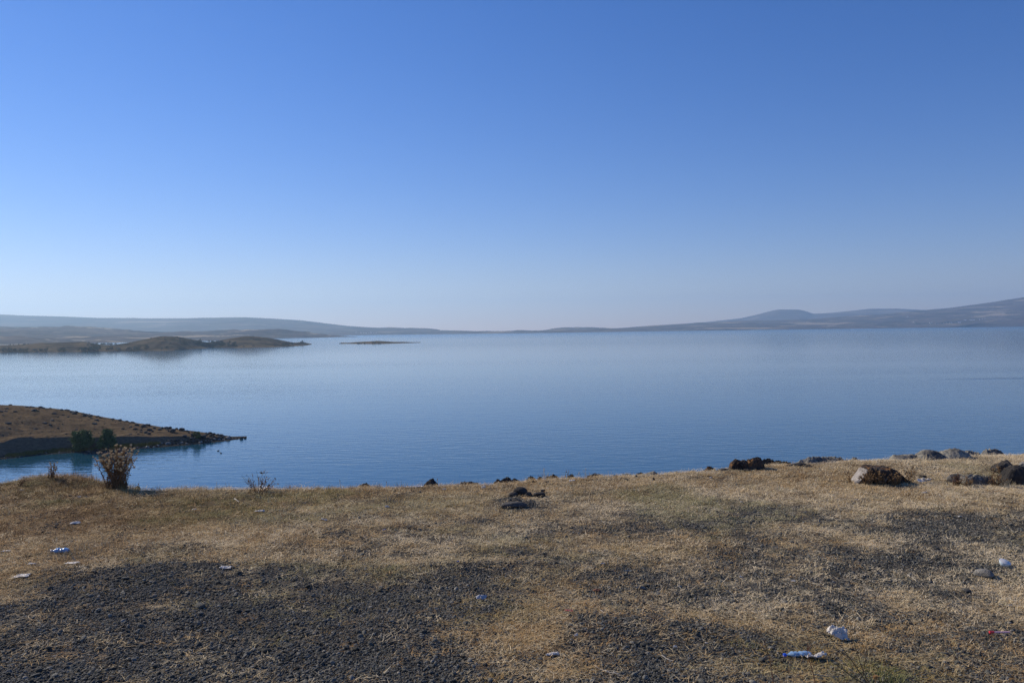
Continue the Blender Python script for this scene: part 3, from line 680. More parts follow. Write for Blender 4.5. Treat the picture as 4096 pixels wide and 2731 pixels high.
# ------------------------------------------------------------------ foliage
def leaf_mat(name, a, b):
    t = NT(name); g = t.new('ShaderNodeObjectInfo')
    c = t.mix(t.ramp(t.noise(t.pos(), 0.9, 4, 0.7), [(0.35, 0.0), (0.65, 1.0)]), a, b)
    m = t.color(c, 0.7, 0.25); t.b.inputs['Subsurface Weight'].default_value = 0.0
    return m
M_LEAF = leaf_mat('willow_leaves', (0.045, 0.075, 0.022), (0.19, 0.25, 0.075))
M_LEAF2 = leaf_mat('dark_leaves', (0.022, 0.035, 0.018), (0.05, 0.065, 0.03))
t = NT('bark'); M_BARK = t.color(t.mix(t.noise(t.obj(), 8, 4), (0.05, 0.038, 0.028), (0.10, 0.08, 0.06)), 0.95)
def crown_mesh(name, seed, w, h, n, leaf, z0=0.12, clumps=26, flat_top=0.0, mat=None):
    r = np.random.default_rng(seed)
    c = r.normal(size=(clumps, 3)); c /= np.linalg.norm(c, axis=1)[:, None]; c *= r.uniform(0.45, 1.0, (clumps, 1))**0.5
    c[:, 2] = np.abs(c[:, 2])*1.0 if flat_top == 0 else np.clip(np.abs(c[:, 2])*1.5, 0, 0.95)
    c = c*np.array([w*0.42, w*0.42, h*0.74]) + np.array([0, 0, h*z0])
    cs = r.uniform(0.07, 0.19, clumps)*w
    k = r.integers(0, clumps, n); d = r.normal(size=(n, 3)); d /= np.linalg.norm(d, axis=1)[:, None]
    P = c[k] + d*(cs[k]*r.uniform(0.4, 1.05, n))[:, None]*np.array([1, 1, .9]); P[:, 2] = np.maximum(P[:, 2], h*0.02)
    a = r.normal(size=(n, 3)); a /= np.linalg.norm(a, axis=1)[:, None]; b = np.cross(a, r.normal(size=(n, 3))); b /= np.linalg.norm(b, axis=1)[:, None]
    L = leaf*r.uniform(.6, 1.4, n)[:, None]
    V = np.stack([P-a*L, P-b*L*0.35, P+a*L, P+b*L*0.35], 1).reshape(-1, 3)
    me = mesh_np(name, V, np.arange(4*n).reshape(n, 4)); me.materials.append(mat or M_LEAF); return me
def trunk_mesh(seed, w, h, limbs=6):
    r = random.Random(seed); m = MB()
    top = (r.uniform(-.05, .05)*w, r.uniform(-.05, .05)*w, h*0.62)
    m.tube([(0, 0, -0.3), (0.02*w, 0, h*0.25), top], [0.045*w, 0.032*w, 0.012*w], 6)
    for k in range(limbs):
        a = 6.28*k/limbs + r.uniform(-.4, .4); z0 = h*r.uniform(.08, .4); L = w*r.uniform(.25, .42)
        m.tube([(0, 0, z0), (math.cos(a)*L*.5, math.sin(a)*L*.5, z0+h*.18), (math.cos(a)*L, math.sin(a)*L, z0+h*r.uniform(.3, .5))], [.022*w, .014*w, .005*w], 5)
    me = m.mesh('trunk'); me.materials.append(M_BARK); return me
def tree(name, base, w, h, seed, n, leaf, label, cat, mat=M_LEAF, flat=0.0, clumps=26, group=None):
    e = empty(name, base); tag(e, label, cat, group)
    link('trunk', trunk_mesh(seed, w, h), None, e); link('crown', crown_mesh('crown', seed, w, h, n, leaf, clumps=clumps, flat_top=flat, mat=mat), None, e)
    return e
def headtree(x0, x1, y0, y1, **k):
    cx = (x0+x1)/2; px, py = S(cx, y1); p = HS.at(px, py); d = p[1]
    w = (x1-x0)/1.7415/F*d; h = EYE + ray(px, y0/1.7415)[2]/ray(px, y0/1.7415)[1]*d - p[2]
    return tree('willow_bush', tuple(p), w*1.12, h*1.08, **k)
headtree(288, 372, 1722, 1800, seed=11, n=9000, leaf=0.16, flat=1.0, clumps=90, label='broad flat topped green bush on the dark bank, left of the taller one', cat='bush')
headtree(393, 462, 1709, 1800, seed=12, n=8500, leaf=0.16, clumps=80, label='taller rounded green bush on the dark bank, right of the flat topped one', cat='bush')
headtree(770, 803, 1720, 1756, seed=13, n=1300, leaf=0.13, clumps=22, label='small feathery green bush among boulders near the tip of the headland', cat='bush')

# reeds and green grass at the foot of the dark bank
t = NT('shore_grass'); M_SG = t.color(t.mix(t.noise(t.pos(), 0.35, 3, 0.6), (0.24, 0.19, 0.04), (0.09, 0.12, 0.03)), 0.8)
v, f = blades(400, 60, 0.35, 0.25, 0.8, 0.05, (0.7, 1.5), 2, 0.3); V = []; Fc = []
r = np.random.default_rng(8); n0 = 0
band = [(0, 1048.0), (40, 1046), (60, 1043.5), (107, 1037.5), (215, 1031.5), (240, 1030), (300, 1024.5), (350, 1021), (400, 1018.5)]
for k in range(420):
    px = r.uniform(15, 365); 
    if 200 < px < 262 and r.random() < .75: continue
    py = float(interp(band, np.array([px]))[0]) - r.uniform(-2.0, 2.5); p = HS.at(px, py); s_ = r.uniform(.5, 1.1); a = r.uniform(0, 6.28)
    q = v*s_; q = np.stack([q[:, 0]*math.cos(a)-q[:, 1]*math.sin(a), q[:, 0]*math.sin(a)+q[:, 1]*math.cos(a), q[:, 2]], 1) + p
    V.append(q); Fc.append(f+n0); n0 += len(q)
tag(link('shore_grass', mesh_np('shore_grass', np.concatenate(V), np.concatenate(Fc)), M_SG), 'yellow green grass fringe along the foot of the dark bank', 'grass', kind='stuff')

# ------------------------------------------------------------------ trees of the peninsula
IS = Surf(ISLE_P)
kinds = []
for k in range(5):
    kinds.append((trunk_mesh(500+k, 1.0, 1.0), crown_mesh('crown', 520+k, 1.0, 1.0, 420, 0.075, z0=0.1, clumps=12, mat=M_LEAF2)))
first = {}
def far_tree(px, py, hm, wr, label, group, name='lakeside_tree', surf=IS):
    p = surf.at(px, py); k = rs.randrange(5); e = empty(name, (p[0], p[1], max(p[2], W+0.2)), rs.uniform(0, 6))
    e.scale = (hm*wr, hm*wr, hm); tag(e, label, 'tree', group)
    for nm, me in (('trunk', kinds[k][0]), ('crown', kinds[k][1])):
        o = link(nm, me); o.parent = e
def c1(cx, cy): return S(cx/1.68, 1180+cy/1.68)
for cx, cy, h_ in [(25,385,34),(60,385,38),(100,384,30),(140,386,30),(175,385,30),(235,385,26),(280,385,28),(315,384,30),(400,382,22),(430,382,34),(545,380,34),(575,380,34),(605,379,34),(635,377,48),(660,376,44),(745,374,30),(725,375,22),
        (795,373,26),(870,373,30),(910,371,26),(930,371,28),(990,369,34),(1115,366,24),(1090,368,14),(1435,353,20),(1560,352,34),(1590,350,20),(1910,343,34),(1940,342,30),(1965,340,24),(2000,337,20),(2030,331,34),(2020,332,26),(1850,345,16),(1700,348,14),(1640,350,14)]:
    far_tree(*c1(cx, cy-3), h_/1.68/3185*1330, rs.uniform(1.0, 1.5), 'dark green tree standing at the waterline of the wooded peninsula', 'trees along the peninsula shore')
for k in range(44):
    cx = rs.uniform(1310, 1600); cy = 309 + (cx-1310)*0.045 + rs.uniform(2, 30)
    far_tree(*c1(cx, cy), rs.uniform(16, 24)/1.68/3185*1500, rs.uniform(.8, 1.2), 'dark tree of the small wood in the saddle between two low hills', 'trees of the wood in the saddle')
for k in range(26):
    cx = rs.uniform(585, 800); cy = 326 + rs.uniform(0, 14) - (6 if cx > 700 else 0)
    far_tree(*c1(cx, cy), rs.uniform(10, 17)/1.68/3185*1370, rs.uniform(.8, 1.2), 'small dark tree of the grove behind the left part of the peninsula', 'trees of the grove behind')
for k in range(14):
    far_tree(*c1(rs.uniform(50, 215), 336 - rs.uniform(0, 5)), rs.uniform(6, 10)/1.68/3185*1390, 1.2, 'tiny tree on the low back ridge at the far left', 'tiny trees on the back ridge')
for k in range(40):
    a = rs.random(); cx, cy = (rs.uniform(1090, 1290), rs.uniform(285, 330)) if a < .6 else (rs.uniform(970, 1120), rs.uniform(282, 300)) if a < .8 else (rs.uniform(1620, 1720), rs.uniform(275, 300))
    far_tree(*c1(cx, cy), rs.uniform(5, 10)/1.68/3185*1370, 1.6, 'low dark scrub bush on the brown crown of the peninsula hills', 'scrub on the peninsula hills', name='scrub_bush')
for k in range(16):
    cx = rs.uniform(345, 520); far_tree(*S(1200+cx/1.568, 1180+rs.uniform(299, 307)/1.568), rs.uniform(3, 6)/3185*1800, 1.8, 'low dark bush on the near side of the small islet', 'bushes on the islet', name='scrub_bush', surf=Surf(ISLET_P))

# ------------------------------------------------------------------ far villages and a boat
t = NT('white_wall'); M_WALL = t.color((0.75, 0.74, 0.72), 0.9)
t = NT('metal_roof'); M_ROOF = t.color((0.55, 0.57, 0.60), 0.5, 0.5)
t = NT('dark_opening'); M_DARK = t.color((0.03, 0.035, 0.04), 0.4)
t = NT('tin_roof'); M_ROOF2 = t.color((0.22, 0.12, 0.09), 0.8)
def house_parts(roofmat):
    w_ = MB(); w_.add([(-.5, -.3, -0.3), (.5, -.3, -0.3), (.5, .3, -0.3), (-.5, .3, -0.3), (-.5, -.3, .34), (.5, -.3, .34), (.5, .3, .34), (-.5, .3, .34), (-.5, 0, .5), (.5, 0, .5)],
        [(0, 1, 5, 4), (1, 2, 6, 5), (2, 3, 7, 6), (3, 0, 4, 7), (4, 7, 8), (5, 9, 6)])
    rf = MB(); rf.add([(-.54, -.36, .32), (.54, -.36, .32), (.54, 0, .52), (-.54, 0, .52), (-.54, .36, .32), (.54, .36, .32), (-.54, -.36, .30), (.54, -.36, .30), (.54, 0, .495), (-.54, 0, .495), (-.54, .36, .30), (.54, .36, .30)],
        [(0, 1, 2, 3), (3, 2, 5, 4), (6, 9, 8, 7), (9, 10, 11, 8), (0, 6, 7, 1), (4, 5, 11, 10), (0, 3, 9, 6), (3, 4, 10, 9), (1, 7, 8, 2), (2, 8, 11, 5)])
    a = w_.mesh('wall'); a.materials.append(M_WALL); b = rf.mesh('roof'); b.materials.append(roofmat); return a, b
wd = MB()
for xx in (-.3, .3): wd.add([(xx-.07, -.303, .05), (xx+.07, -.303, .05), (xx+.07, -.303, .22), (xx-.07, -.303, .22), (xx-.07, -.29, .05), (xx+.07, -.29, .05), (xx+.07, -.29, .22), (xx-.07, -.29, .22)], [(0, 1, 2, 3), (0, 4, 5, 1), (3, 2, 6, 7), (0, 3, 7, 4), (1, 5, 6, 2)])
WDM = wd.mesh('windows'); WDM.materials.append(M_DARK)
HP = [house_parts(M_ROOF), house_parts(M_ROOF2)]
def house(surf, px, py, wm, kind, label, group):
    p = surf.at(px, py); e = empty('village_house', tuple(p), rs.uniform(-.5, .5)); e.scale = (wm, wm, wm*0.62); tag(e, label, 'house', group)
    for nm, me in zip(('wall', 'roof', 'windows'), (*HP[kind], WDM)): o = link(nm, me); o.parent = e
RS_ = Surf(FAR_P); LS_ = Surf(LEFT_P)
def c5(cx, cy): return S(3500+cx/3.946, 1220+cy/3.946)
for cx, cy, w_, k in [(518,190,26,0),(622,272,22,0),(862,280,34,0),(760,300,14,0),(895,297,18,0),(950,297,26,0),(983,296,22,0),(1185,285,30,0),(1320,281,36,0),(1410,243,26,0),(1440,243,30,0),(1520,240,30,0),(1555,237,26,0),(1490,245,20,1),
        (1640,230,16,1),(1670,228,16,1),(1700,224,18,0),(1740,220,18,1),(1215,272,16,1),(1280,262,14,1)]:
    lab = 'lone white house on the right hillside above the village' if (cx, cy) == (518, 190) else 'lone white house low on the right hillside left of the village' if cx == 622 else 'tiny pale house of the village on the far right shore'
    house(RS_, *c5(cx, cy), w_/3.946/3185*7900, k, lab, None if cx in (518, 622) else 'houses of the far right village')
for k in range(9):
    house(LS_, *S(1430+k*9.5+rs.uniform(-3, 3), 1331.5+rs.uniform(-1.5, 1)), rs.uniform(9, 14), rs.randrange(2), 'tiny pale house on the low far shore beyond the left hills', 'houses on the far left shore')
for k in range(46):
    cx = rs.uniform(640, 1320); cy = 300 - max(0, cx-1000)*0.07 + rs.uniform(-12, 4)
    far_tree(*c5(cx, cy), rs.uniform(9, 15), 1.5, 'dark tree among the houses of the far right village', 'trees of the far right village', surf=RS_)
for cx, cy in [(300,322),(325,320),(350,318),(415,318),(35,333),(90,330),(870,349),(980,346)]:
    far_tree(*c5(cx, cy), rs.uniform(8, 12), 1.8, 'lone dark tree on the flat shore left of the far village', 'trees on the flat far shore', surf=RS_)
p = at_z(*S(2488, 1348), W); b_ = MB()
st = [(-2.6, .05, .5), (-1.5, .7, .45), (0, .95, .4), (1.6, .8, .42), (2.5, .6, .45)]
V = []
for x_, w_, h_ in st: V += [(x_, -w_, h_), (x_, -w_*.55, -.15), (x_, w_*.55, -.15), (x_, w_, h_), (x_, w_*.8, h_), (x_, 0, .02), (x_, -w_*.8, h_)]
b_.add(V, [(i*7+a, i*7+(a+1) % 7, i*7+7+(a+1) % 7, i*7+7+a) for i in range(4) for a in range(7)] + [tuple(range(7)), tuple(28+k for k in range(7))])
bt = empty('rowing_boat', (p[0], p[1], W+0.05), 0.2); tag(bt, 'tiny dark boat far out on the open water', 'boat')
t = NT('boat_paint'); M_BOAT = t.color((0.05, 0.05, 0.06), 0.5)
b_.build('hull', M_BOAT, bt)
sb = MB(); sb.add([(-.2, -.7, .3), (.2, -.7, .3), (.2, .7, .3), (-.2, .7, .3), (-.2, -.7, .34), (.2, -.7, .34), (.2, .7, .34), (-.2, .7, .34)], [(0, 3, 2, 1), (4, 5, 6, 7), (0, 1, 5, 4), (1, 2, 6, 5), (2, 3, 7, 6), (3, 0, 4, 7)])
sb.build('seat', M_BOAT, bt)
duck = MB()
v, f = ICO[2]; duck.add(v*np.array([.24, .12, .10]) + np.array([0, 0, .05]), f); duck.add(v*np.array([.06, .05, .055]) + np.array([.2, 0, .24]), f)
duck.tube([(.16, 0, .08), (.19, 0, .16), (.2, 0, .24)], [.05, .035, .035], 8); duck.tube([(.24, 0, .235), (.31, 0, .225)], [.02, .008], 6); duck.tube([(-.2, 0, .08), (-.3, 0, .13)], [.05, .01], 6)
dm = duck.mesh('duck', True); dm.materials.append(M_BOAT)
for k, (dx, dy, lab) in enumerate([(873, 1803, 'dark duck swimming off the spit, the upper of two'), (884, 1812, 'dark duck swimming off the spit, the lower of two')]):
    q = at_z(*S(dx, dy), W); o = link('duck', dm); o.location = q; o.rotation_euler = (0, 0, 0.6+k*2.2); tag(o, lab, 'bird', 'ducks off the spit')
# ================================================================== rocks on the near ground
def ground_at_px(px, py):
    """ground point under a point of the picture; never past the rim of the bank"""
    v = ray(px, py); az = v.x/v.y
    p = hit(px, py); y = min(p[1], 14.0)
    for _ in range(3): y = min(y, float(edge_y(np.array([az*y]))[0]) + 0.12)
    x = az*y; return np.array([x, y, gz(x, y)])
M_SUNLIT = rock_mat('sunlit_pale_stone', (0.16, 0.145, 0.13), (0.38, 0.35, 0.32), (0.55, 0.52, 0.48), (0.3, 0.26, 0.2), -0.05, 5.0)  # pale stone tone with the sunlight on it painted in
def prock(x0, x1, yt, yb, seed, prof, label, mat, deep=0.6, p=3.5, rough=0.05, group=None, n=64, white=None, shear=0.0, crack=0.0):
    """rock built over its outline: prof = heights (0..1) along the width"""
    cx = (x0+x1)/2/1.7415; q = ground_at_px(cx, yb/1.7415); d0 = q[1]; w = (x1-x0)/1.7415/F*d0; dep = w*deep; yc = d0 + dep*0.42
    xc = q[0]*yc/d0; w *= yc/d0; tp = ray(cx, yt/1.7415); ztop = EYE + tp.z/tp.y*yc
    zg = min(gz(xc, yc), gz(xc, d0), gz(xc-w/2, yc), gz(xc+w/2, yc), ztop-0.012) - 0.02; h = ztop - zg
    u = np.linspace(-1, 1, n); s = np.linspace(-1, 1, n//2); U, S_ = np.meshgrid(u, s)
    pr = np.array(prof, float); T = np.interp(U, pr[:, 0], pr[:, 1]); bp = ray(cx, yb/1.7415)
    fl = min(max((EYE + bp.z/bp.y*yc - zg)/h, 0.0), 0.8); T = np.where(T > 0, fl + (1-fl)*T, 0)
    wid = np.clip(1.0-0.25*np.abs(U)**3, 0, 1)*(1+0.18*fbm(U*2+seed, U*0, seed, 3))
    Z = T*np.clip(1-np.abs(S_)**p, 0, 1)**(1/p)
    X = U + 0.05*fbm(U*3, S_*3, seed+1, 4)*(1-np.abs(U)) + shear*Z; Y = S_*wid
    Z = Z*(1 + rough*2*fbm(U*3.5+seed, S_*3.5, seed+2, 5, .6)*(np.abs(S_) < .98)) + rough*0.8*fbm(U*9, S_*7, seed+5, 4, .6)*np.clip(1-np.abs(S_)**6, 0, 1)*T
    Y = Y - 0.7*rough*fbm(U*6, Z*6, seed+7, 4, .6) - crack*np.abs(fbm(U*13, Z*2.2, seed+9, 3, .6))*np.clip(-S_*2, 0, 1)
    o = link('rock', mesh_np('rock', np.stack([X.ravel()*w/2, Y.ravel()*dep/2, Z.ravel()*h/max(Z.max(), 1e-3)], 1), grid_faces(n//2, n)), mat)
    o.location = (xc, yc, zg)
    if white is not None:  # sunlight painted on: faces turned up and left get the pale material
        o.data.materials.append(M_SUNLIT)
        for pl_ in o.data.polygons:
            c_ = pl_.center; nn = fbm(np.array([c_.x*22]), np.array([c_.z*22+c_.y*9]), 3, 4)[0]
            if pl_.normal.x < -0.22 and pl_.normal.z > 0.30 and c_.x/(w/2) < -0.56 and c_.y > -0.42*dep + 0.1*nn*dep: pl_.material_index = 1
    return tag(o, label, 'rock', group)
RL = 'rocks along the rim of the bank'
def rock(x0, x1, yt, yb, seed, label, mat, deep=0.7, sub=4, planes=(), group=None, **k):
    if group == RL:
        r = np.random.default_rng(seed+40); pk = r.uniform(-.5, .5); a, b2 = r.uniform(.35, .75, 2)
        prof = sorted([(-1, .02), (-.88, .45*a+.1), (-.55, .6+.3*a-.1), (pk-.28, .9+r.normal(0, .04)), (pk, 1), (pk+.26, .92+r.normal(0, .04)), (.6, .55+.3*b2), (.9, .4*b2+.1), (1, .02)])
        return prock(x0-1, x1+1, yt, yb, seed, prof, label, mat, deep=deep*(1.6 if mat is M_GREY else .9), group=group, p=1.6 if mat is M_GREY else 3.2, rough=.10, n=40 if sub < 4 else 60, crack=.12)
    return rock0(x0, x1, yt, yb, seed, label, mat, deep, sub, planes=planes, group=group, **k)
def rock0(x0, x1, yt, yb, seed, label, mat, deep=0.7, sub=4, cuts=7, tilt=0.0, planes=(), group=None, name='rock', cut=0.35, rough=0.12):
    cx = (x0+x1)/2/1.7415; p = ground_at_px(cx, yb/1.7415); d0 = p[1]
    w = (x1-x0)/1.7415/F*d0*1.06; dep = w*deep; yc = d0 + dep*0.40
    v, f = ICO[sub]; v = v.copy(); r = np.random.default_rng(seed)
    for q in planes:
        n = np.array(q[:3], float); n /= np.linalg.norm(n); v -= np.maximum(v @ n - q[3], 0)[:, None]*n
    for _ in range(cuts):
        n = r.normal(size=3); n /= np.linalg.norm(n); d = 1 - r.uniform(0.06, cut)
        v -= np.maximum(v @ n - d, 0)[:, None]*n*0.9
    u = v/np.linalg.norm(v, axis=1)[:, None]
    v += u*(rough*n3(u, 1.5, seed*7+1, 4, 0.55))[:, None] + u*(0.035*n3(u, 6.0, seed*9+4, 4, 0.6))[:, None]
    v -= (v.max(0)+v.min(0))/2; v /= (v.max(0)-v.min(0))
    xc = p[0]*yc/d0; tp = ray(cx, yt/1.7415); ztop = EYE + tp.z/tp.y*yc + 0.006
    zg = min(gz(xc, yc), gz(xc, d0), gz(xc-w/2, yc), gz(xc+w/2, yc), ztop-0.012)
    h = (ztop-zg)*1.32
    v = v*np.array([w, dep, h]); 
    o = link(name, mesh_np(name, v, f, False), mat); o.location = (xc, yc, ztop - h/2)
    if tilt: o.rotation_euler = (0, tilt, 0)
    return tag(o, label, 'rock', group)
# left half of the rim
rock(538, 560, 1941, 1955, 1, 'small reddish brown stone at the rim just right of the dry thistle', M_RUST, sub=3, group=RL)
rock(1436, 1482, 1929, 1944, 2, 'low dark rock at the rim, leftmost of the rim rocks in the middle', M_BAS, group=RL)
rock(1696, 1752, 1912, 1939, 3, 'pointed dark rock at the rim beside a white bag', M_BAS, planes=[(-.6, -.3, .7, .55), (.8, -.3, .5, .6)], group=RL)
rock(1832, 1916, 1921, 1937, 4, 'flat dark slab of rock at the rim between two bigger rocks', M_BAS, group=RL)
rock(1976, 2008, 1914, 1930, 5, 'brown blocky rock, left one of a cluster of three at the rim', M_RUST, group=RL)
rock(1999, 2048, 1903, 1927, 6, 'dark peaked rock, top one of a cluster of three at the rim', M_BAS, planes=[(-.5, -.3, .8, .5)], group=RL, deep=.6)
rock(2008, 2086, 1912, 1930, 7, 'long low dark rock, right one of a cluster of three at the rim', M_BAS, group=RL)
rock(2106, 2143, 1900, 1919, 8, 'rounded dark rock at the rim above the fire stones', M_BAS, group=RL)
rock(2150, 2170, 1903, 1911, 9, 'small flat dark stone at the rim right of the rounded one', M_BAS, sub=3, group=RL)
rock(2184, 2236, 1896, 1909, 10, 'brown wedge shaped rock at the rim left of the dry stalks', M_RUST, planes=[(-.5, 0, .8, .5)], group=RL)
rock(2269, 2297, 1894, 1906, 11, 'small brown rock at the rim amid dry stalks', M_RUST, sub=3, group=RL)
rock(2349, 2416, 1893, 1907, 12, 'low dark domed rock at the rim right of the dry stalks', M_BAS, group=RL)
rock(2452, 2480, 1898, 1906, 13, 'tiny low stone at the rim left of a flat outcrop', M_BAS, sub=3, group=RL)
rock(2480, 2548, 1892, 1905, 14, 'flat grey outcrop at the rim touching a round dark stone', M_GREY, group=RL)
rock(2545, 2575, 1888, 1901, 15, 'round dark stone at the rim, right end of a flat outcrop', M_BAS, sub=3, group=RL)
rock(2573, 2637, 1883, 1901, 16, 'domed speckled rock at the rim below open water', M_GREY, group=RL)
rock(2653, 2700, 1883, 1892, 17, 'low flat outcrop at the rim, left one of a touching pair', M_GREY, group=RL)
rock(2690, 2728, 1882, 1891, 18, 'low flat outcrop at the rim, right one of a touching pair', M_GREY, group=RL)
rock(2751, 2790, 1879, 1889, 19, 'small low rock at the rim left of a rounded rust brown rock', M_BAS, sub=3, group=RL)
rock(2812, 2867, 1863, 1885, 20, 'rounded rust brown rock at the rim left of the big dark boulder', M_RUST, group=RL)
rock(2868, 2925, 1872, 1882, 21, 'low rubble stone between the rust brown rock and the big dark boulder', M_BAS, group=RL)
prock(2918, 3000, 1834, 1878, 22, [(-1,.1),(-.92,.6),(-.6,.95),(-.3,1),(.1,.88),(.5,.92),(1,.5)], 'dark rust streaked boulder at the rim, left lobe of the big pair', M_RUST, deep=.7, group=RL, p=3, rough=.08)
prock(2975, 3056, 1826, 1878, 23, [(-1,.4),(-.6,.8),(-.1,.95),(.3,1),(.7,.9),(.9,.6),(1,.1)], 'big dark boulder with rusty lichen at the rim, its top the highest', M_RUST, deep=.7, group=RL, p=3, rough=.08)
rock(3030, 3100, 1831, 1852, 24, 'dark flat outcrop directly behind the big dark boulder', M_BAS, deep=.4, group=RL)
rock(3085, 3164, 1838, 1853, 25, 'low dark outcrop right of the big dark boulder', M_BAS, deep=.5, group=RL)
prock(3180, 3300, 1824, 1849, 26, [(-1,0),(-.6,.35),(-.2,.7),(.25,.9),(.45,1),(.7,.85),(1,.6)], 'long grey outcrop at the rim, its left part with a dark crest', M_GREY, deep=1.0, group=RL, p=1.5, rough=.09)
rock(3250, 3390, 1824, 1846, 27, 'long grey outcrop at the rim, its low right part', M_GREY, sub=5, deep=.45, group=RL)
rock(3384, 3443, 1825, 1842, 28, 'small domed grey rock at the right end of the long outcrop', M_GREY, group=RL)
rock(3136, 3250, 1850, 1867, 29, 'smooth dark slab lying in the straw in front of the long outcrop', M_BAS, deep=.5, group=RL)
rock(3496, 3574, 1834, 1843, 30, 'very low grey ledge at the rim left of the pale outcrops', M_GREY, deep=.4, group=RL)
prock(3560, 3676, 1816, 1840, 31, [(-1,0),(-.85,.5),(-.7,.9),(-.3,.95),(.2,.97),(.6,1),(.9,.8),(1,.2)], 'pale grey outcrop with a flat top, leftmost of the pale outcrops', M_GREY, deep=1.0, group=RL, p=1.5, rough=.09)
prock(3650, 3765, 1797, 1838, 32, [(-1,0),(-.8,.35),(-.5,.75),(-.2,.95),(.3,1),(.6,.9),(.9,.7),(1,.2)], 'tall pale grey outcrop with lichen, second of the pale outcrops', M_GREY, deep=1.0, group=RL, p=1.5, rough=.09)
prock(3738, 3870, 1790, 1835, 33, [(-1,0),(-.9,.4),(-.5,.75),(-.1,.93),(.25,1),(.6,.85),(.9,.65),(1,.2)], 'highest pale grey outcrop with a dark crest, third of the pale outcrops', M_GREY, deep=1.0, group=RL, p=1.5, rough=.09)
prock(3830, 3924, 1799, 1825, 34, [(-1,.2),(-.6,.85),(0,1),(.4,.8),(.7,.6),(.9,.35),(1,0)], 'pale grey outcrop sloping down to the right, fourth of the pale outcrops', M_GREY, deep=1.0, group=RL, p=1.5, rough=.09)
prock(3922, 4018, 1791, 1819, 35, [(-1,0),(-.7,.6),(-.4,.75),(-.2,1),(.1,.95),(.5,.6),(.75,.45),(1,0)], 'separate peaked pale grey outcrop near the right end of the rim', M_GREY, deep=1.0, group=RL, p=1.5, rough=.09)
rock(4068, 4130, 1808, 1820, 36, 'low pale rock at the rim cut by the right frame edge', M_GREY, group=RL)
# rocks in the straw, right
prock(3405, 3626, 1860, 1934, 41, [(-1,0),(-.85,.25),(-.6,.8),(-.5,.99),(-.2,1),(.05,.93),(.25,.97),(.45,.85),(.7,.55),(.9,.28),(1,0)], 'big trapezoid boulder with left edge coloured sunlit pale and dark weedy front', M_RUST, deep=.42, rough=.045, white=-.58, n=110, p=8, crack=0.35)
rock(3790, 3860, 1897, 1932, 42, 'small speckled grey rock among reddish weeds, left of a longer rock', M_GREY, deep=.7)
prock(3843, 3978, 1893, 1940, 43, [(-1,.3),(-.9,.85),(-.5,1),(0,.93),(.4,.85),(.8,.8),(1,.1)], 'long rock with dark hollow front and pale right end', M_GREY, deep=.5, rough=.10, p=3)
prock(3950, 4052, 1837, 1886, 44, [(-1,0),(-.7,.3),(-.3,.6),(.1,.85),(.45,1),(.62,.98),(.8,.6),(1,.1)], 'triangular dark boulder leaning behind the round one at the right', M_BAS, deep=.6, rough=.08, white=None, p=2.5)
prock(4002, 4140, 1858, 1940, 45, [(-1,.1),(-.85,.55),(-.6,.85),(-.25,1),(.1,.97),(.5,.8),(.8,.55),(1,.1)], 'big rounded dark boulder cut by the right frame edge', M_BAS, deep=.7, rough=.05, p=2.6, n=90)
rock(4076, 4140, 1846, 1876, 46, 'cream coloured rock behind the round boulder at the right edge', M_PALE, deep=.6)
rock(3675, 3706, 1901, 1911, 47, 'small flat dark stone just behind the white bag', M_BAS, sub=3)
# the trapezoid boulder's sunlit left edge is painted in by prock
# fire stones
FG = 'stones of the old fireplace'
rock(2054, 2110, 1948, 1981, 51, 'biggest black stone of the fireplace, tilted up', M_BAS, sub=5, deep=.8, cuts=3, rough=.06, group=FG)
rock(2034, 2073, 1969, 1988, 52, 'wedge shaped black stone, leftmost of the fireplace', M_BAS, deep=.8, group=FG)
rock(2098, 2128, 1968, 1989, 53, 'round dark stone in the middle of the fireplace', M_BAS, deep=.9, cuts=2, rough=.05, group=FG)
rock(2134, 2181, 1970, 1990, 54, 'flat dark stone with a sunlit nose, rightmost of the fireplace', M_BAS, deep=.8, group=FG, planes=[(0, 0, 1, .5)])
rock(2163, 2181, 1959, 1972, 55, 'small black lump on top of the rightmost fireplace stone', M_BAS, sub=3, deep=.7, group=FG, planes=[(0, 0, 1, .5), (1, 0, 0, .6), (-1, 0, 0, .6)])
rock(1996, 2108, 2007, 2032, 56, 'low grey hump of old asphalt in front of the fireplace', M_GREY, sub=5, deep=.5, cuts=4, rough=.16, name='asphalt_lump')
bpy.data.objects['asphalt_lump'].data.materials.clear()
t = NT('asphalt'); oo = t.obj(); M_ASPH = t.color(t.ramp(t.noise(oo, 90, 4, 0.7), [(0.35, (0.055, 0.052, 0.048)), (0.65, (0.13, 0.125, 0.115))]), 0.95); t.bump(t.noise(oo, 120, 4, .7), 0.8, 0.01)
bpy.data.objects['asphalt_lump'].data.materials.append(M_ASPH)
# single stones lying about
def dup_stone(cx, cy, wpx, mat, label, flat=0.6, group=None, k=None):
    p = hit(*S(cx, cy)); w = wpx/1.7415/F*p[1]; sh_ = rs.choice(shapes)
    me = sh_.copy(); me.materials.clear(); me.materials.append(mat)
    o = link('stone', me); o.location = (p[0], p[1], p[2] + w*flat*0.25); o.scale = (w, w*.8, w*flat); o.rotation_euler = (0, 0, rs.uniform(0, 6)); return tag(o, label, 'stone', group)
dup_stone(2546, 1907, 18, M_BAS, 'small dark stone in the straw below a round rim stone', .6)
dup_stone(2506, 1920, 18, M_BAS, 'small dark stone in the straw below the flat grey outcrop', .6)
dup_stone(2615, 1922, 13, M_BAS, 'small upright dark stone alone in the straw', 1.3)
dup_stone(2134, 1930, 14, M_RUST, 'small reddish stone below the rounded rim rock', .9)
dup_stone(2188, 1929, 16, M_BAS, 'small flat dark stone below the wedge shaped rim rock', .5)
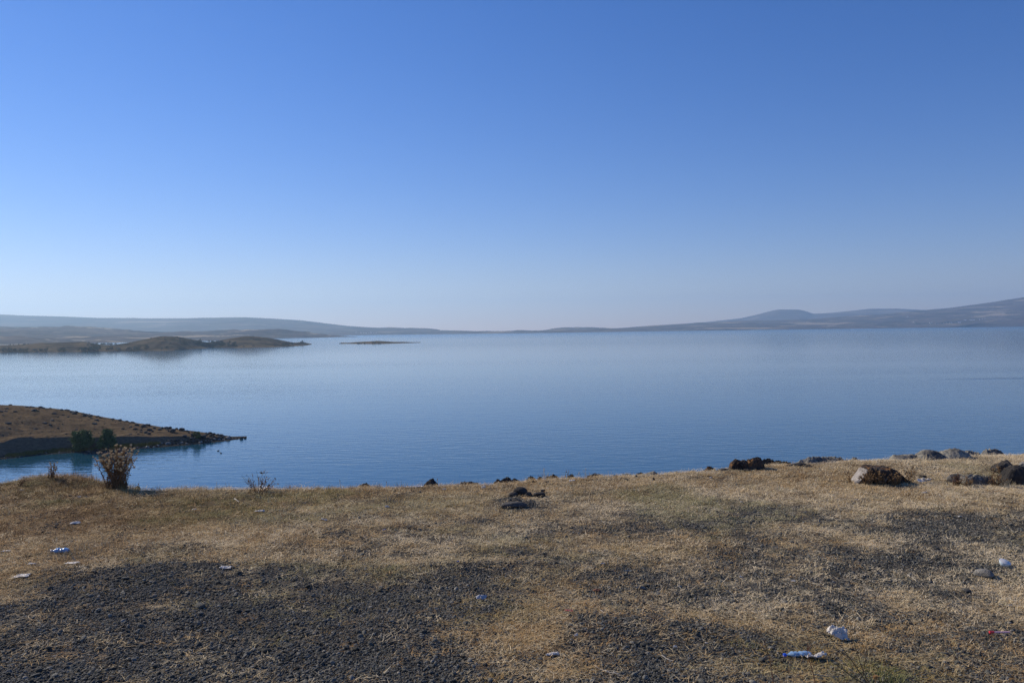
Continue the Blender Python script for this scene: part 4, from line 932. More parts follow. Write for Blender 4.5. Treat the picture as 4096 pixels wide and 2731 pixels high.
dup_stone(1991, 1938, 10, M_BAS, 'tiny black stone just above the fireplace', .6)
dup_stone(2286, 1945, 12, M_BAS, 'tiny dark stone in the straw right of the fireplace', .5)
dup_stone(3937, 2304, 74, M_PALE, 'pale stone with a dark right side near the right edge', .55)
dup_stone(3960, 2310, 36, M_BAS, 'black stone leaning on the pale stone near the right edge', .7)
dup_stone(3864, 2366, 38, M_GREY, 'small purplish grey stone below the pale stone', .5)
dup_stone(1524, 2354, 20, M_PALE, 'pale pointed pebble standing out of the dark gravel', .9)
dup_stone(618, 2390, 24, M_PALE, 'cream pebble on the gravel, right one of two touching', .8)
dup_stone(605, 2390, 16, M_PALE, 'small cream pebble on the gravel, left one of two touching', .8)
dup_stone(245, 2529, 16, M_PALE, 'cream pebble at the end of a dark stick on the gravel', 1.0)
dup_stone(2563, 2355, 42, M_DARK, 'black charred lump in the straw, the lower of two', .35)
dup_stone(2514, 2284, 34, M_DARK, 'thin black charred lump in the straw, the upper of two', .2)
dup_stone(470, 2036, 16, M_BAS, 'dark stone in the grass right of the dried mud', .6)
dup_stone(325, 2010, 16, M_BAS, 'dark stone in the grass below the thistle', .5)
dup_stone(2985, 1882, 40, M_BAS, 'flat dark stone at the foot of the big rim boulder', .3)
dup_stone(3040, 1877, 44, M_BAS, 'long low dark stone right of the foot of the big rim boulder', .3)
dup_stone(1230, 2538, 22, M_GREY, 'grey stone bigger than the gravel round it', .7)
gp = 'larger stones loose in gravel and straw'
for k in range(70):
    px = rs.uniform(20, 2330); py = rs.uniform(1150, 1560)
    dup_stone(px*1.7415, py*1.7415, rs.uniform(12, 22)*(0.6+0.5*(py-1150)/400), rs.choice([M_BAS, M_BAS, M_GREY, M_SHORE]), 'dark fist sized stone lying loose on the ground', .65, gp)

# ================================================================== litter
def simple(name, c, rough=0.5, spec=0.5, trans=0.0, sss=0.0):
    t = NT(name); m = t.color(c, rough, spec); t.b.inputs['Transmission Weight'].default_value = trans; return m
t = NT('white_paper'); M_PAPER = t.color(t.mix(t.noise(t.obj(), 12, 3), (0.70, 0.66, 0.60), (0.48, 0.45, 0.40)), 0.7, 0.3)
M_BAG = simple('white_plastic', (0.72, 0.69, 0.64), 0.35, 0.5)
M_GREYBAG = simple('grey_plastic', (0.38, 0.38, 0.40), 0.5)
M_TAN = simple('tan_paper', (0.42, 0.34, 0.24), 0.8, 0.2)
M_BLUEP = simple('blue_clear_plastic', (0.30, 0.44, 0.56), 0.15, 0.6, 0.35)
M_CAP = simple('blue_cap', (0.02, 0.12, 0.75), 0.35)
M_RED = simple('red_plastic', (0.65, 0.04, 0.06), 0.35)
M_PINK = simple('pink_plastic', (0.75, 0.45, 0.48), 0.4)
M_BLUE = simple('blue_plastic', (0.03, 0.12, 0.45), 0.4)
def size_at(cx, yb, wpx, hpx):
    p = ground_at_px(*S(cx, yb)) if yb < 2000 else hit(*S(cx, yb)); d = math.hypot(p[1], EYE); return p, wpx/1.7415/F*d, hpx/1.7415/F*d
def crumple(x0, x1, y0, y1, seed, mat, label, cat='paper', name='crumpled_paper', n=34, fold=1.0, group=None):
    """a sheet of paper or film, creased along several folds and lying on the ground"""
    cx = (x0+x1)/2; p, w, h = size_at(cx, y1, x1-x0, y1-y0); r = np.random.default_rng(seed)
    dip = math.atan2(EYE, p[1]); depth = max(w*0.55, 0.012)
    U, V_ = np.meshgrid(np.linspace(-1, 1, n), np.linspace(-1, 1, n))
    Z = np.zeros_like(U)
    for k in range(14):
        a = r.uniform(0, 3.14); o_ = r.uniform(-.8, .8); q = U*math.cos(a)+V_*math.sin(a)-o_
        Z += np.abs(q)*r.uniform(-.5, .5) + 0.25*np.abs(((q*r.uniform(1.2, 3.2)) % 1.0)-.5)*r.uniform(0.4, 1.6)
    Z += 0.6*fbm(U*3, V_*3, seed, 4); Z = (Z-Z.min())/(Z.max()-Z.min())
    edge = 1 + 0.22*fbm(np.arctan2(V_, U)*1.5, U*0, seed+3, 3)
    X = U*w/2*edge + w*0.10*fbm(U*2.2, V_*2.2, seed+5, 3); Y = V_*depth/2*edge + depth*0.12*fbm(U*2.2+5, V_*2.2, seed+6, 3)
    hz = 0.8*h*fold
    Zf = Z*hz*np.clip(1.25-0.55*np.maximum(np.abs(U), np.abs(V_))**2, 0, 1)
    P = np.stack([X.ravel(), Y.ravel(), Zf.ravel()], 1)
    me = mesh_np(name, P, grid_faces(n, n)); o = link(name, me, mat); md = o.modifiers.new('thickness', 'SOLIDIFY'); md.thickness = 0.0006
    o.location = (p[0], p[1] + depth*0.45, p[2] + 0.006); return tag(o, label, cat, group)
crumple(3321, 3397, 2516, 2566, 1, M_PAPER, 'crumpled white paper in the grass, the upper right of the near litter', fold=1.3)
crumple(3232, 3308, 2600, 2646, 2, M_PAPER, 'crumpled white paper napkin touching the blue bottle')
crumple(3674, 3702, 1912, 1930, 3, M_BAG, 'white plastic bag by the rocks, its crumpled left half', 'bag', 'plastic_bag')
crumple(3694, 3726, 1909, 1931, 4, M_BAG, 'white plastic bag by the rocks, its rounded right half', 'bag', 'plastic_bag', fold=1.5)
crumple(280, 317, 2087, 2097, 5, M_PAPER, 'white wrapper lying in the brown grass at the left', 'wrapper', 'paper_wrapper')
crumple(50, 108, 2300, 2311, 6, M_PAPER, 'torn white paper in the straw at the far left', 'paper')
crumple(110, 140, 2252, 2262, 7, M_GREYBAG, 'grey scrap of plastic in the straw at the left', 'plastic scrap', 'plastic_scrap')
crumple(4, 37, 2202, 2208, 8, M_PAPER, 'narrow white scrap at the left frame edge', 'paper', 'paper_scrap')
crumple(260, 307, 2251, 2257, 9, M_PAPER, 'thin white scrap in the straw left of the gravel edge', 'paper', 'paper_scrap')
crumple(879, 921, 2264, 2276, 10, M_PAPER, 'white paper lying on the upper edge of the gravel', 'paper', 'paper_scrap')
crumple(1019, 1057, 2040, 2049, 11, M_PAPER, 'white paper scrap in the grass below the bare twigs', 'paper', 'paper_scrap')
crumple(932, 954, 2549, 2562, 12, M_TAN, 'dry tan leaf of paper lying on the gravel', 'paper', 'paper_scrap')
crumple(1056, 1090, 1945, 1957, 13, M_BAG, 'white plastic bag caught in the bare twigs', 'bag', 'plastic_bag')
crumple(1656, 1690, 1939, 1951, 14, M_BAG, 'white plastic bag at the rim left of the pointed rock', 'bag', 'plastic_bag')
crumple(1926, 1943, 1944, 1958, 15, M_PAPER, 'small upright white tissue in the grass left of the fireplace', 'paper', 'paper_scrap', fold=1.5)
crumple(1768, 1784, 1953, 1960, 16, M_PAPER, 'tiny white scrap on the gravel strip near the rim', 'paper', 'paper_scrap')
crumple(1540, 1556, 2019, 2034, 17, M_PAPER, 'small white tissue in greenish grass, middle of the near ground', 'paper', 'paper_scrap')
crumple(1285, 1306, 2073, 2085, 18, M_PAPER, 'small white paper ball in the brown grass', 'paper', 'paper_scrap', fold=1.4)
crumple(2277, 2300, 1917, 1927, 19, M_BAG, 'white plastic scrap below the rim right of the fireplace', 'bag', 'plastic_bag')
crumple(1906, 1944, 2380, 2399, 20, M_GREYBAG, 'pale grey rag on the gravel at the centre', 'rag', 'rag')
crumple(2190, 2236, 2608, 2627, 21, M_PAPER, 'dirty white rag low in the middle, between straw and stones', 'rag', 'rag')
crumple(2404, 2420, 2251, 2259, 22, M_PAPER, 'tiny white scrap above the two charred lumps', 'paper', 'paper_scrap')
crumple(2297, 2311, 2536, 2549, 23, M_PAPER, 'small white card standing left of the front gravel patch', 'paper', 'paper_scrap', fold=1.5)
crumple(2694, 2709, 2583, 2593, 24, M_PAPER, 'tiny white scrap on the front gravel patch', 'paper', 'paper_scrap')
crumple(2822, 2832, 2570, 2578, 25, M_PAPER, 'tiny cream scrap right of the front gravel patch', 'paper', 'paper_scrap')
crumple(2959, 2972, 2304, 2315, 26, M_PAPER, 'tiny white cube of paper in reddish grass at the right', 'paper', 'paper_scrap', fold=1.3)
crumple(3165, 3181, 2318, 2328, 27, M_PAPER, 'tiny white shred right of the white cube', 'paper', 'paper_scrap')
crumple(3418, 3436, 1996, 2002, 28, M_PAPER, 'flat white scrap in the straw below the trapezoid boulder', 'paper', 'paper_scrap')
crumple(3690, 3709, 1966, 1973, 29, M_GREYBAG, 'pale blue grey scrap in the straw below the white bag', 'plastic scrap', 'plastic_scrap')
crumple(3834, 3851, 2063, 2070, 30, M_PAPER, 'small cream scrap on the right gravel band', 'paper', 'paper_scrap')
crumple(3040, 3053, 1858, 1867, 31, M_PAPER, 'white scrap against the right side of the big rim boulder', 'paper', 'paper_scrap')
crumple(2839, 2848, 1907, 1913, 32, M_PAPER, 'tiny white scrap in straw below the rust brown rock', 'paper', 'paper_scrap')
crumple(4083, 4100, 1817, 1824, 33, M_PAPER, 'tiny white scrap at the rim by the right edge', 'paper', 'paper_scrap')
crumple(80, 95, 1956, 1964, 34, M_PAPER, 'small white scrap in the grass at the upper left', 'paper', 'paper_scrap')
crumple(308, 322, 1984, 1990, 35, M_PAPER, 'tiny white scrap in grass below the thistle', 'paper', 'paper_scrap')
crumple(4036, 4050, 2418, 2427, 36, M_PAPER, 'tiny white scrap near the right edge under the pale stone', 'paper', 'paper_scrap')
crumple(2374, 2403, 2358, 2368, 37, simple('brown_leaf', (0.28, 0.11, 0.05), 0.8), 'flat reddish brown leaf left of the charred lump', 'leaf', 'dead_leaf')
crumple(1828, 1837, 2244, 2252, 38, M_BLUE, 'tiny bright blue plastic bit in the straw', 'plastic scrap', 'plastic_scrap', fold=1.2)
crumple(1531, 1542, 2117, 2122, 39, M_BLUE, 'tiny blue plastic bit above the gravel strip', 'plastic scrap', 'plastic_scrap')
crumple(768, 785, 2034, 2040, 40, M_GREYBAG, 'tiny bluish scrap in the brown grass at the left', 'plastic scrap', 'plastic_scrap')
crumple(2262, 2290, 2442, 2448, 41, simple('faded_red', (0.45, 0.10, 0.08), 0.6), 'faded red strip of wrapper in the straw', 'wrapper', 'paper_wrapper')

def bottle(x0, x1, y0, y1, label, capmat, ang, seed, cap_left=True, body=M_BLUEP, squash=0.55):
    cx = (x0+x1)/2; p, w, h = size_at(cx, y1, x1-x0, y1-y0); L = w*1.05; R_ = max(h*0.55, L*0.13)
    e = empty('plastic_bottle', (p[0], p[1]+R_, p[2]+R_*squash+0.004), ang if cap_left else ang+math.pi); tag(e, label, 'bottle')
    r = np.random.default_rng(seed)
    def xf(v):
        x, y, z = v; k = 1 + 0.14*math.sin(z/L*40+seed)*(0.2 < z/L < .75)
        y2 = y*k*(1+.1*math.sin(z/L*23)); x2 = x*k*squash*(1+.18*math.sin(z/L*17+1))
        return np.array([z-L/2, y2, x2])
    prof = [(0.0001, 0.10*L), (.30*R_, .10*L), (.32*R_, .15*L), (.62*R_, .22*L), (.95*R_, .32*L)] + [(R_*(1-.05*(k % 2)), (.36+.04*k)*L) for k in range(14)] + [(R_*.95, .94*L), (R_*.7, L), (R_*.3, .97*L)]
    m = MB(); m.lathe(prof, 22, xf); m.build('body', body, e, True)
    c_ = MB(); c_.lathe([(.36*R_, 0), (.40*R_, .01*L), (.40*R_, .085*L), (.36*R_, .1*L)], 18, lambda v: np.array([v[2]-L/2, v[1], v[0]]))
    c_.add([(-L/2, .36*R_*math.cos(a), .36*R_*math.sin(a)) for a in np.linspace(0, 6.283, 18, endpoint=False)], [tuple(range(18))]); c_.build('cap', capmat, e, True)
bottle(3143, 3245, 2605, 2634, 'crushed clear blue plastic bottle with a bright blue cap, lying next to a white napkin', M_CAP, 0.12, 1)
bottle(199, 264, 2192, 2216, 'light blue plastic bottle with a pale cap, lying in the straw at the left', M_BAG, 0.10, 2, body=simple('light_blue_plastic', (0.20, 0.40, 0.66), 0.3), squash=.7)
# small blue tub near the right edge
p, w, h = size_at(4024, 2270, 42, 17); e = empty('plastic_tub', (p[0], p[1]+w*.4, p[2]+h*.25), 0.3); e.rotation_euler = (0.35, 0.1, 0.3); tag(e, 'small pale blue plastic tub lying near the right edge above the pale stone', 'tub')
m = MB(); m.lathe([(w*.30, 0), (w*.42, h*.5), (w*.5, h*1.0), (w*.5, h*1.06), (w*.46, h*1.02), (w*.36, h*.25)], 24); m.build('bowl', simple('pale_blue_plastic', (0.55, 0.66, 0.76), 0.4), e, True)
m = MB(); m.lathe([(w*.46, h*1.03), (w*.40, h*1.10), (w*.0001, h*1.16)], 24, close=False); m.build('film', M_BAG, e, True)
# paper cup in front of the trapezoid boulder
p, w, h = size_at(3531, 1934, 31, 22); e = empty('paper_cup', (p[0], p[1], p[2]-.004), 0); e.rotation_euler = (0, 0.08, 0); tag(e, 'grey white paper cup standing in front of the trapezoid boulder', 'cup')
m = MB(); m.lathe([(w*.40, 0), (w*.49, h*1.15), (w*.47, h*1.15), (w*.38, h*.1), (w*.001, h*.1)], 26); m.build('wall', simple('stained_card', (0.42, 0.40, 0.36), 0.8), e, True)
m = MB(); m.lathe([(w*.485, h*1.13), (w*.515, h*1.16), (w*.50, h*1.20), (w*.47, h*1.17)], 26, close=False); m.build('rim', M_PAPER, e, True)
# red and pale stick
p, w, h = size_at(3998, 2536, 74, 12); e = empty('plastic_lighter', (p[0], p[1], p[2]+.012), -0.06); tag(e, 'thin pink plastic stick with a red end lying in the grass near the right edge', 'plastic stick')
m = MB(); m.tube([(-w*.28, 0, 0), (w*.5, 0, .002)], h*.28, 8); m.build('shaft', M_PINK, e)
m = MB(); m.tube([(-w*.5, 0, .001), (-w*.28, 0, 0)], h*.42, 8); m.tube([(-w*.46, 0, -.001), (-w*.46, 0, -h*.9)], h*.25, 6); m.build('head', M_RED, e)
M_STICK = simple('bleached_stick', (0.55, 0.50, 0.42), 0.8, 0.2); M_DSTICK = simple('dark_stick', (0.035, 0.026, 0.02), 0.9, 0.1)
def stick(pts, wpx, mat, label, group=None):
    P = [hit(*S(a, b_)) + np.array([0, 0, .006]) for a, b_ in pts]; r = wpx/1.7415/F*P[0][1]/2
    m = MB(); q = []
    for i in range(len(P)-1):
        for k in range(3): q.append(P[i]*(1-k/3)+P[i+1]*k/3 + np.array([0, 0, .003*math.sin(i*3+k*2)]))
    q.append(P[-1]); m.tube(q, [r*(1-.4*i/len(q)) for i in range(len(q))], 6); return tag(m.build('stick', mat), label, 'stick', group)
stick([(2646, 2625), (2675, 2640), (2702, 2649)], 4, M_STICK, 'bleached stick left of the front right gravel')
stick([(2378, 2665), (2400, 2678), (2440, 2692), (2500, 2702)], 4, M_STICK, 'long bleached stick near the bottom edge in the straw')
stick([(2402, 2444), (2418, 2452), (2430, 2456)], 4, M_STICK, 'short bleached stick above the front gravel patch')
stick([(805, 2425), (821, 2436)], 4, M_STICK, 'short pale stick on the gravel left of the centre')
stick([(255, 2532), (280, 2535), (305, 2537)], 6, M_DSTICK, 'dark stick with a cream pebble at its left end')
stick([(938, 1996), (955, 2007)], 5, M_STICK, 'short pale stick on the gravel strip below the bare twigs')
stick([(3231, 2200), (3260, 2206), (3284, 2208)], 3, M_STICK, 'thin pale stick on brown grass at the right')
stick([(3313, 2262), (3335, 2268), (3350, 2269)], 3, M_STICK, 'thin curved pale stick left of the pale stone')
stick([(3628, 2300), (3650, 2313), (3665, 2325)], 3, M_STICK, 'curved pale straw stick in the grass at the right', None)
stick([(2094, 1976), (2108, 1990)], 3, M_STICK, 'pale twig leaning on the middle fireplace stone')

# ================================================================== dry plants
t = NT('dry_stem'); M_STEM = t.color(t.mix(t.noise(t.pos(), 30, 3), (0.13, 0.07, 0.035), (0.36, 0.24, 0.12)), 0.85, 0.15)
t = NT('dry_leaf'); M_DLEAF = t.color(t.mix(t.noise(t.pos(), 22, 3), (0.08, 0.05, 0.03), (0.29, 0.20, 0.11)), 0.85, 0.1)
t = NT('thistle_head'); M_TH = t.color(t.mix(t.noise(t.obj(), 60, 3), (0.44, 0.32, 0.15), (0.78, 0.64, 0.40)), 0.9, 0.1)
M_THD = simple('thistle_bract', (0.28, 0.16, 0.07), 0.9, 0.1)
t = NT('pale_stalk'); M_STALK = t.color((0.50, 0.41, 0.25), 0.8, 0.15)
t = NT('reddish_stem'); M_REDST = t.color((0.12, 0.045, 0.03), 0.8, 0.2)
# one thistle head (cup of bracts, ring of bristles round a pale disc)
m = MB(); m.lathe([(.15, -.75), (.62, -.55), (.80, -.1), (.74, .25), (.40, .42), (.001, .46)], 12)
for k in range(26):
    a = 6.283*k/26; rr = 0.80 if k % 2 else .66; z0 = .1 if k % 2 else .3; ca, sa = math.cos(a), math.sin(a)
    m.add([(rr*ca-.09*sa, rr*sa+.09*ca, z0), (rr*ca+.09*sa, rr*sa-.09*ca, z0), (1.12*ca*(rr/.8), 1.12*sa*(rr/.8), z0+.38), (.9*rr*ca, .9*rr*sa, z0-.25)], [(0, 1, 2), (1, 3, 2), (3, 0, 2)])
HEADM = m.mesh('flower_head'); HEADM.materials.append(M_TH)
def curve_pts(b, tip, bend, n=7, seed=0):
    r = np.random.default_rng(seed); b = np.array(b, float); tip = np.array(tip, float); side = r.normal(size=3)*bend; side[2] = abs(side[2])*0.3
    return [b*(1-s) + tip*s + side*math.sin(math.pi*s) + np.array([0, 0, 1.0])*0.0 for s in np.linspace(0, 1, n)]
def leafquad(m, p, r, L):
    a = r.normal(size=3); a /= np.linalg.norm(a); b = np.cross(a, r.normal(size=3)); b /= np.linalg.norm(b)+1e-9; c = np.cross(a, b)
    p = np.array(p); m.add([p, p+a*L*.5+b*L*.22, p+a*L+c*L*.25, p+a*L*.5-b*L*.22], [(0, 1, 2), (0, 2, 3)])
def thistle(base, H, spread, nst, seed, label, heads=4, lean=0.0, head_r=0.0075, cat='thistle', name='dry_thistle', leaves=420, low=0.45, hmat=None):
    e = empty(name, base); tag(e, label, cat); r = np.random.default_rng(seed); lf = MB(); hm = HEADM
    if hmat: hm = HEADM.copy(); hm.materials.clear(); hm.materials.append(hmat)
    for s in range(nst):
        a = r.uniform(0, 6.283); q = r.random()**.7; hh = H*r.uniform(.72, 1.0)*(1-.22*q); tip = np.array([math.cos(a)*spread*q + lean*hh, math.sin(a)*spread*q*.7, hh])
        b = np.array([r.normal(0, spread*.27), r.normal(0, spread*.12), -0.02]); m = MB()
        P = curve_pts(b, tip, spread*.10, 8, seed*50+s); m.tube(P, [.0042-.0028*i/7 for i in range(8)], 5); ends = [P[-1]]
        for k in range(heads-1):
            t0 = r.uniform(.45, .9); i = min(6, int(t0*7)); st = P[i]*(1-(t0*7-i)) + P[i+1]*(t0*7-i)
            out = st + np.array([math.cos(a)*.6+r.normal(0, .8), math.sin(a)*.6+r.normal(0, .8), 1.0+r.random()])*hh*r.uniform(.06, .13)
            m.tube(curve_pts(st, out, hh*.02, 4, s*7+k), [.0022, .002, .0016, .0014], 4); ends.append(out)
        m.build('stem', M_STEM, e)
        for q_ in ends:
            if q_[2] < H*low: continue
            o = link('flower_head', hm); o.parent = e; o.location = q_ + np.array([0, 0, head_r*.5]); o.scale = [head_r*r.uniform(.8, 1.3)]*3; o.rotation_euler = (r.normal(0, .5), r.normal(0, .5), 0)
        for k in range(leaves//nst):
            u = r.random()**1.5*.95; i = min(6, int(u*7)); pp = P[i]*(1-(u*7-i)) + P[i+1]*(u*7-i); leafquad(lf, pp, r, r.uniform(.010, .034))
    o = lf.build('leaves', M_DLEAF, e); tag(o, kind='stuff'); return e
bz = ground_at_px(*S(466, 1952)); sc_ = bz[1]/F/1.7415
thistle((bz[0], bz[1], bz[2]), (1956-1778)*sc_, 0.235, 46, 3, 'big dried brown thistle with many round pale heads standing on the rim at the left', heads=5, leaves=3600, head_r=.012, low=.42)
bz = ground_at_px(*S(206, 1912))
thistle(tuple(bz), (1914-1842)*sc_, 0.075, 8, 4, 'small dry yellowish weed left of the big thistle on the rim', heads=3, leaves=160, head_r=.008, name='dry_weed', cat='weed', low=.3)
bz = ground_at_px(*S(78, 1944))
thistle(tuple(bz), (1944-1900)*sc_, 0.05, 5, 5, 'low bent dry weed on the rim at the far left', heads=2, leaves=60, head_r=.006, name='dry_weed', cat='weed', lean=.7, low=.3)
def twigs(base, H, spread, n, seed, label, mat, rad=.0018, branch=2, cat='twigs', name='bare_shrub', leaves=0, group=None, lean=0.0, lmat=None):
    e = empty(name, base); tag(e, label, cat, group); r = np.random.default_rng(seed); lf = MB()
    for s in range(n):
        q = -1 + 2*(s+.5)/n + r.normal(0, .12); hh = H*r.uniform(.55, 1.0); tip = np.array([q*spread + lean*hh, r.normal(0, spread*.3), hh*(1-.35*q*q)])
        P = curve_pts(np.array([q*spread*.15, r.normal(0, spread*.08), -0.015]), tip, spread*.08, 7, seed*31+s); m = MB(); m.tube(P, [rad*(1-.6*i/6) for i in range(7)], 4)
        for k in range(branch):
            i = r.integers(2, 6); o_ = P[i] + np.array([r.normal(0, .35), r.normal(0, .3), 1])*hh*r.uniform(.1, .25); m.tube([P[i], (P[i]+o_)/2+r.normal(0, .004, 3), o_], [rad*.6, rad*.5, rad*.35], 4)
        m.build('stem', mat, e)
        for k in range(leaves):
            i = r.integers(1, 6); leafquad(lf, P[i] + (P[i+1]-P[i])*r.random(), r, r.uniform(.014, .042))
    if leaves: tag(lf.build('leaves', lmat or M_DLEAF, e), kind='stuff')
    return e
bz = ground_at_px(*S(1036, 1966)); twigs(tuple(bz), 0.24, .21, 17, 1, 'bare grey brown shrub of thin twigs at the rim holding a white bag', M_STEM, rad=.0032, branch=4, leaves=3)
bz = ground_at_px(*S(1160, 1940)); twigs(tuple(bz), 0.09, .03, 4, 2, 'tiny leaning dry twig tuft right of the bare shrub', M_STEM, leaves=2, lean=-.3)
def stalk(px, ytop, ybase, seed, label, mat=M_STALK, head=True, group=None):
    p = ground_at_px(*S(px, ybase)); H = (ybase-ytop)/3185*p[1]; e = empty('seed_stalk', tuple(p)); tag(e, label, 'stalk', group)
    P = curve_pts((0, 0, -.01), (H*.06*(1 if seed % 2 else -1), 0, H), H*.04, 6, seed); m = MB(); m.tube(P, .0022, 4); m.build('stem', mat, e)
    if head: m = MB(); m.tube([P[-1]-np.array([0, 0, .004]), P[-1]+np.array([0, 0, .004]), P[-1]+np.array([0, 0, .012])], [.002, .006, .002], 6); m.build('seed_head', M_STEM, e)
for k, (px, yt, yb, lab) in enumerate([(1363, 1888, 1940, 'thin stalk with one seed head, leftmost of three on the middle rim'), (1543, 1892, 1942, 'thin stalk with one seed head, middle one of three on the middle rim'),
        (1753, 1888, 1936, 'thin stalk with one seed head just right of the pointed rim rock'), (1895, 1902, 1930, 'short stalk with seed head above the flat slab at the rim'), (556, 1916, 1955, 'red flower head on a thin stalk right of the thistle'),
        (865, 1890, 1948, 'lone thin stalk on the rim between thistle and bare shrub'), (905, 1896, 1948, 'second lone thin stalk on the rim left of the bare shrub'), (3910, 1768, 1812, 'single tall straw stalk above the pale outcrops at the right')]):
    stalk(px, yt, yb, k, lab, head=k < 5)
def tuft(cx, yb, H, spread, n, seed, label, mat=M_STALK, group='weeds along the rim', **k):
    p = ground_at_px(*S(cx, yb)); return twigs(tuple(p), H, spread, n, seed, label, mat, rad=.0028, name='dry_weed', cat='weed', group=group, **k)
tuft(590, 1952, .10, .07, 8, 11, 'wispy pale weed on the rim right of the thistle foot', branch=2)
tuft(640, 1955, .09, .06, 6, 12, 'small wispy weed on the rim further right of the thistle')
tuft(1560, 1938, .06, .12, 10, 13, 'row of short straw stubble on the rim left of the pointed rock', branch=0)
tuft(1620, 1938, .07, .10, 10, 14, 'short upright stubble touching the left of the pointed rock', branch=0)
tuft(2120, 1908, .13, .12, 9, 15, 'pale wispy stalks above the rounded rim rock')
tuft(2185, 1902, .25, .10, 10, 16, 'tallest pale wispy stalks on the rim left of the brown weed', branch=3)
tuft(2262, 1902, .20, .10, 8, 17, 'brown leafy weed standing against the water on the rim', mat=M_STEM, leaves=7)
tuft(2345, 1898, .22, .12, 8, 18, 'thin pale stalks on the rim right of the brown weed', branch=2)
tuft(2385, 1896, .17, .06, 5, 19, 'dark thin weed rising behind the low domed rim rock', mat=M_STEM, leaves=5)
tuft(2440, 1898, .17, .10, 7, 20, 'sparse pale stalks right of the low domed rock')
tuft(3480, 1842, .07, .08, 6, 21, 'small pale stalks at the rim right of the long outcrop')
tuft(4002, 1816, .10, .04, 6, 22, 'fine feathery grass at the rim right of the peaked outcrop', branch=4)
tuft(4040, 1818, .09, .07, 12, 23, 'rounded feathery grass tuft at the rim near the right edge', branch=4)
tuft(4085, 1818, .09, .05, 12, 24, 'feathery grass tuft at the rim cut by the right edge', branch=4)
G6 = 'weeds round the boulders'
tuft(3402, 1930, .15, .05, 8, 31, 'dark straggly weed at the left foot of the trapezoid boulder', mat=M_STEM, leaves=2, group=G6, lean=-.3)
tuft(3470, 1939, .17, .09, 16, 32, 'dry brown weeds covering the left front of the trapezoid boulder', mat=M_STEM, leaves=6, group=G6)
tuft(3520, 1940, .17, .09, 14, 33, 'dry brown weeds in the middle front of the trapezoid boulder', mat=M_STEM, leaves=8, group=G6)
tuft(3580, 1940, .15, .09, 16, 34, 'rusty brown weeds on the right front of the trapezoid boulder', mat=M_STEM, leaves=9, group=G6)
tuft(3640, 1930, .18, .09, 12, 35, 'thin dry weeds standing right of the trapezoid boulder', mat=M_STEM, leaves=3, group=G6)
tuft(3745, 1925, .14, .10, 8, 36, 'sparse pale weeds right of the white bag', group=G6)
tuft(3825, 1943, .17, .07, 14, 37, 'reddish weeds growing over the small speckled rock', mat=M_REDST, leaves=7, group=G6)
tuft(3870, 1947, .14, .08, 12, 38, 'dry weeds in front of the long rock', mat=M_STEM, leaves=5, group=G6)
tuft(3985, 1945, .16, .08, 16, 39, 'dense brown weeds between the long rock and the round boulder', mat=M_STEM, leaves=8, group=G6)
tuft(4030, 1949, .10, .08, 12, 40, 'low straw weeds at the foot of the round boulder', group=G6)
tuft(3990, 1890, .10, .08, 10, 41, 'dry weeds at the foot of the triangular boulder', mat=M_STEM, leaves=4, group=G6)
# long stems that arch to the left from the round boulder
def drawn(name, label, cat, base, paths, mat, rad, seed=0, group=None):
    """stems given as seen, standing at the distance of their foot"""
    p = hit(*S(*base)) if base[1] > 2000 else ground_at_px(*S(*base)); e = empty(name, tuple(p)); tag(e, label, cat, group); r = np.random.default_rng(seed)
    for k, path in enumerate(paths):
        dy = r.normal(0, .02); P = []
        for i, (a, b_) in enumerate(path):
            q = at_d(*S(a, b_), p[1] + dy*i/len(path)); P.append(q - p)
        Q = []
        for i in range(len(P)-1):
            for s in (0, .5): Q.append(P[i]*(1-s)+P[i+1]*s)
        Q.append(P[-1]); m = MB(); m.tube(Q, [rad*(1-.6*i/len(Q)) for i in range(len(Q))], 5); m.build('stem', mat, e)
    return e, p
drawn('dry_weed', 'long dark stems arching left from the foot of the round boulder', 'weed', (4008, 1916), [[(4008, 1912), (3975, 1893), (3945, 1876), (3920, 1863)], [(4006, 1914), (3970, 1900), (3935, 1889)]], M_STEM, .0022)
drawn('weed_stalk', 'dark red bare stalk, left one of two at the bottom right', 'stalk', (3097, 2775), [[(3097, 2775), (3090, 2700), (3078, 2630), (3055, 2560)], [(3082, 2645), (3100, 2640), (3115, 2642)]], M_REDST, .0022, 1)
drawn('weed_stalk', 'dark red stalk in front of the white napkin, right one of two', 'stalk', (3268, 2775), [[(3268, 2775), (3255, 2700), (3238, 2640), (3230, 2600), (3232, 2570)], [(3232, 2600), (3242, 2580)]], M_REDST, .0022, 2)
drawn('branching_weed', 'tall dark branching weed rising over the paper at the bottom right', 'weed', (3525, 2800), [[(3525, 2800), (3470, 2730), (3420, 2660), (3370, 2590), (3300, 2533)], [(3500, 2770), (3455, 2690), (3425, 2600), (3410, 2545), (3400, 2520)], [(3480, 2745), (3420, 2712), (3360, 2668), (3320, 2640)],
    [(3440, 2690), (3400, 2630), (3345, 2590)], [(3450, 2700), (3460, 2640), (3470, 2600)]], simple('olive_stem', (0.10, 0.075, 0.035), 0.8), .0026, 3)
drawn('straw_stalk', 'thick pale broken straw crossing at the bottom right', 'stalk', (3347, 2724), [[(3347, 2724), (3325, 2700), (3302, 2672)], [(3250, 2694), (3300, 2702), (3345, 2704), (3385, 2738)], [(3392, 2668), (3420, 2692), (3440, 2715)]], M_STALK, .0026, 4)
e, p = drawn('thistle_flower', 'single brown thistle ball on a short stem at the bottom edge', 'thistle', (3505, 2790), [[(3505, 2790), (3503, 2745), (3501, 2712)]], M_STEM, .003, 5)
q = at_d(*S(3501, 2706), p[1]) - p; o = link('flower_head', HEADM); o.parent = e; o.location = q; o.scale = (.013, .013, .015)
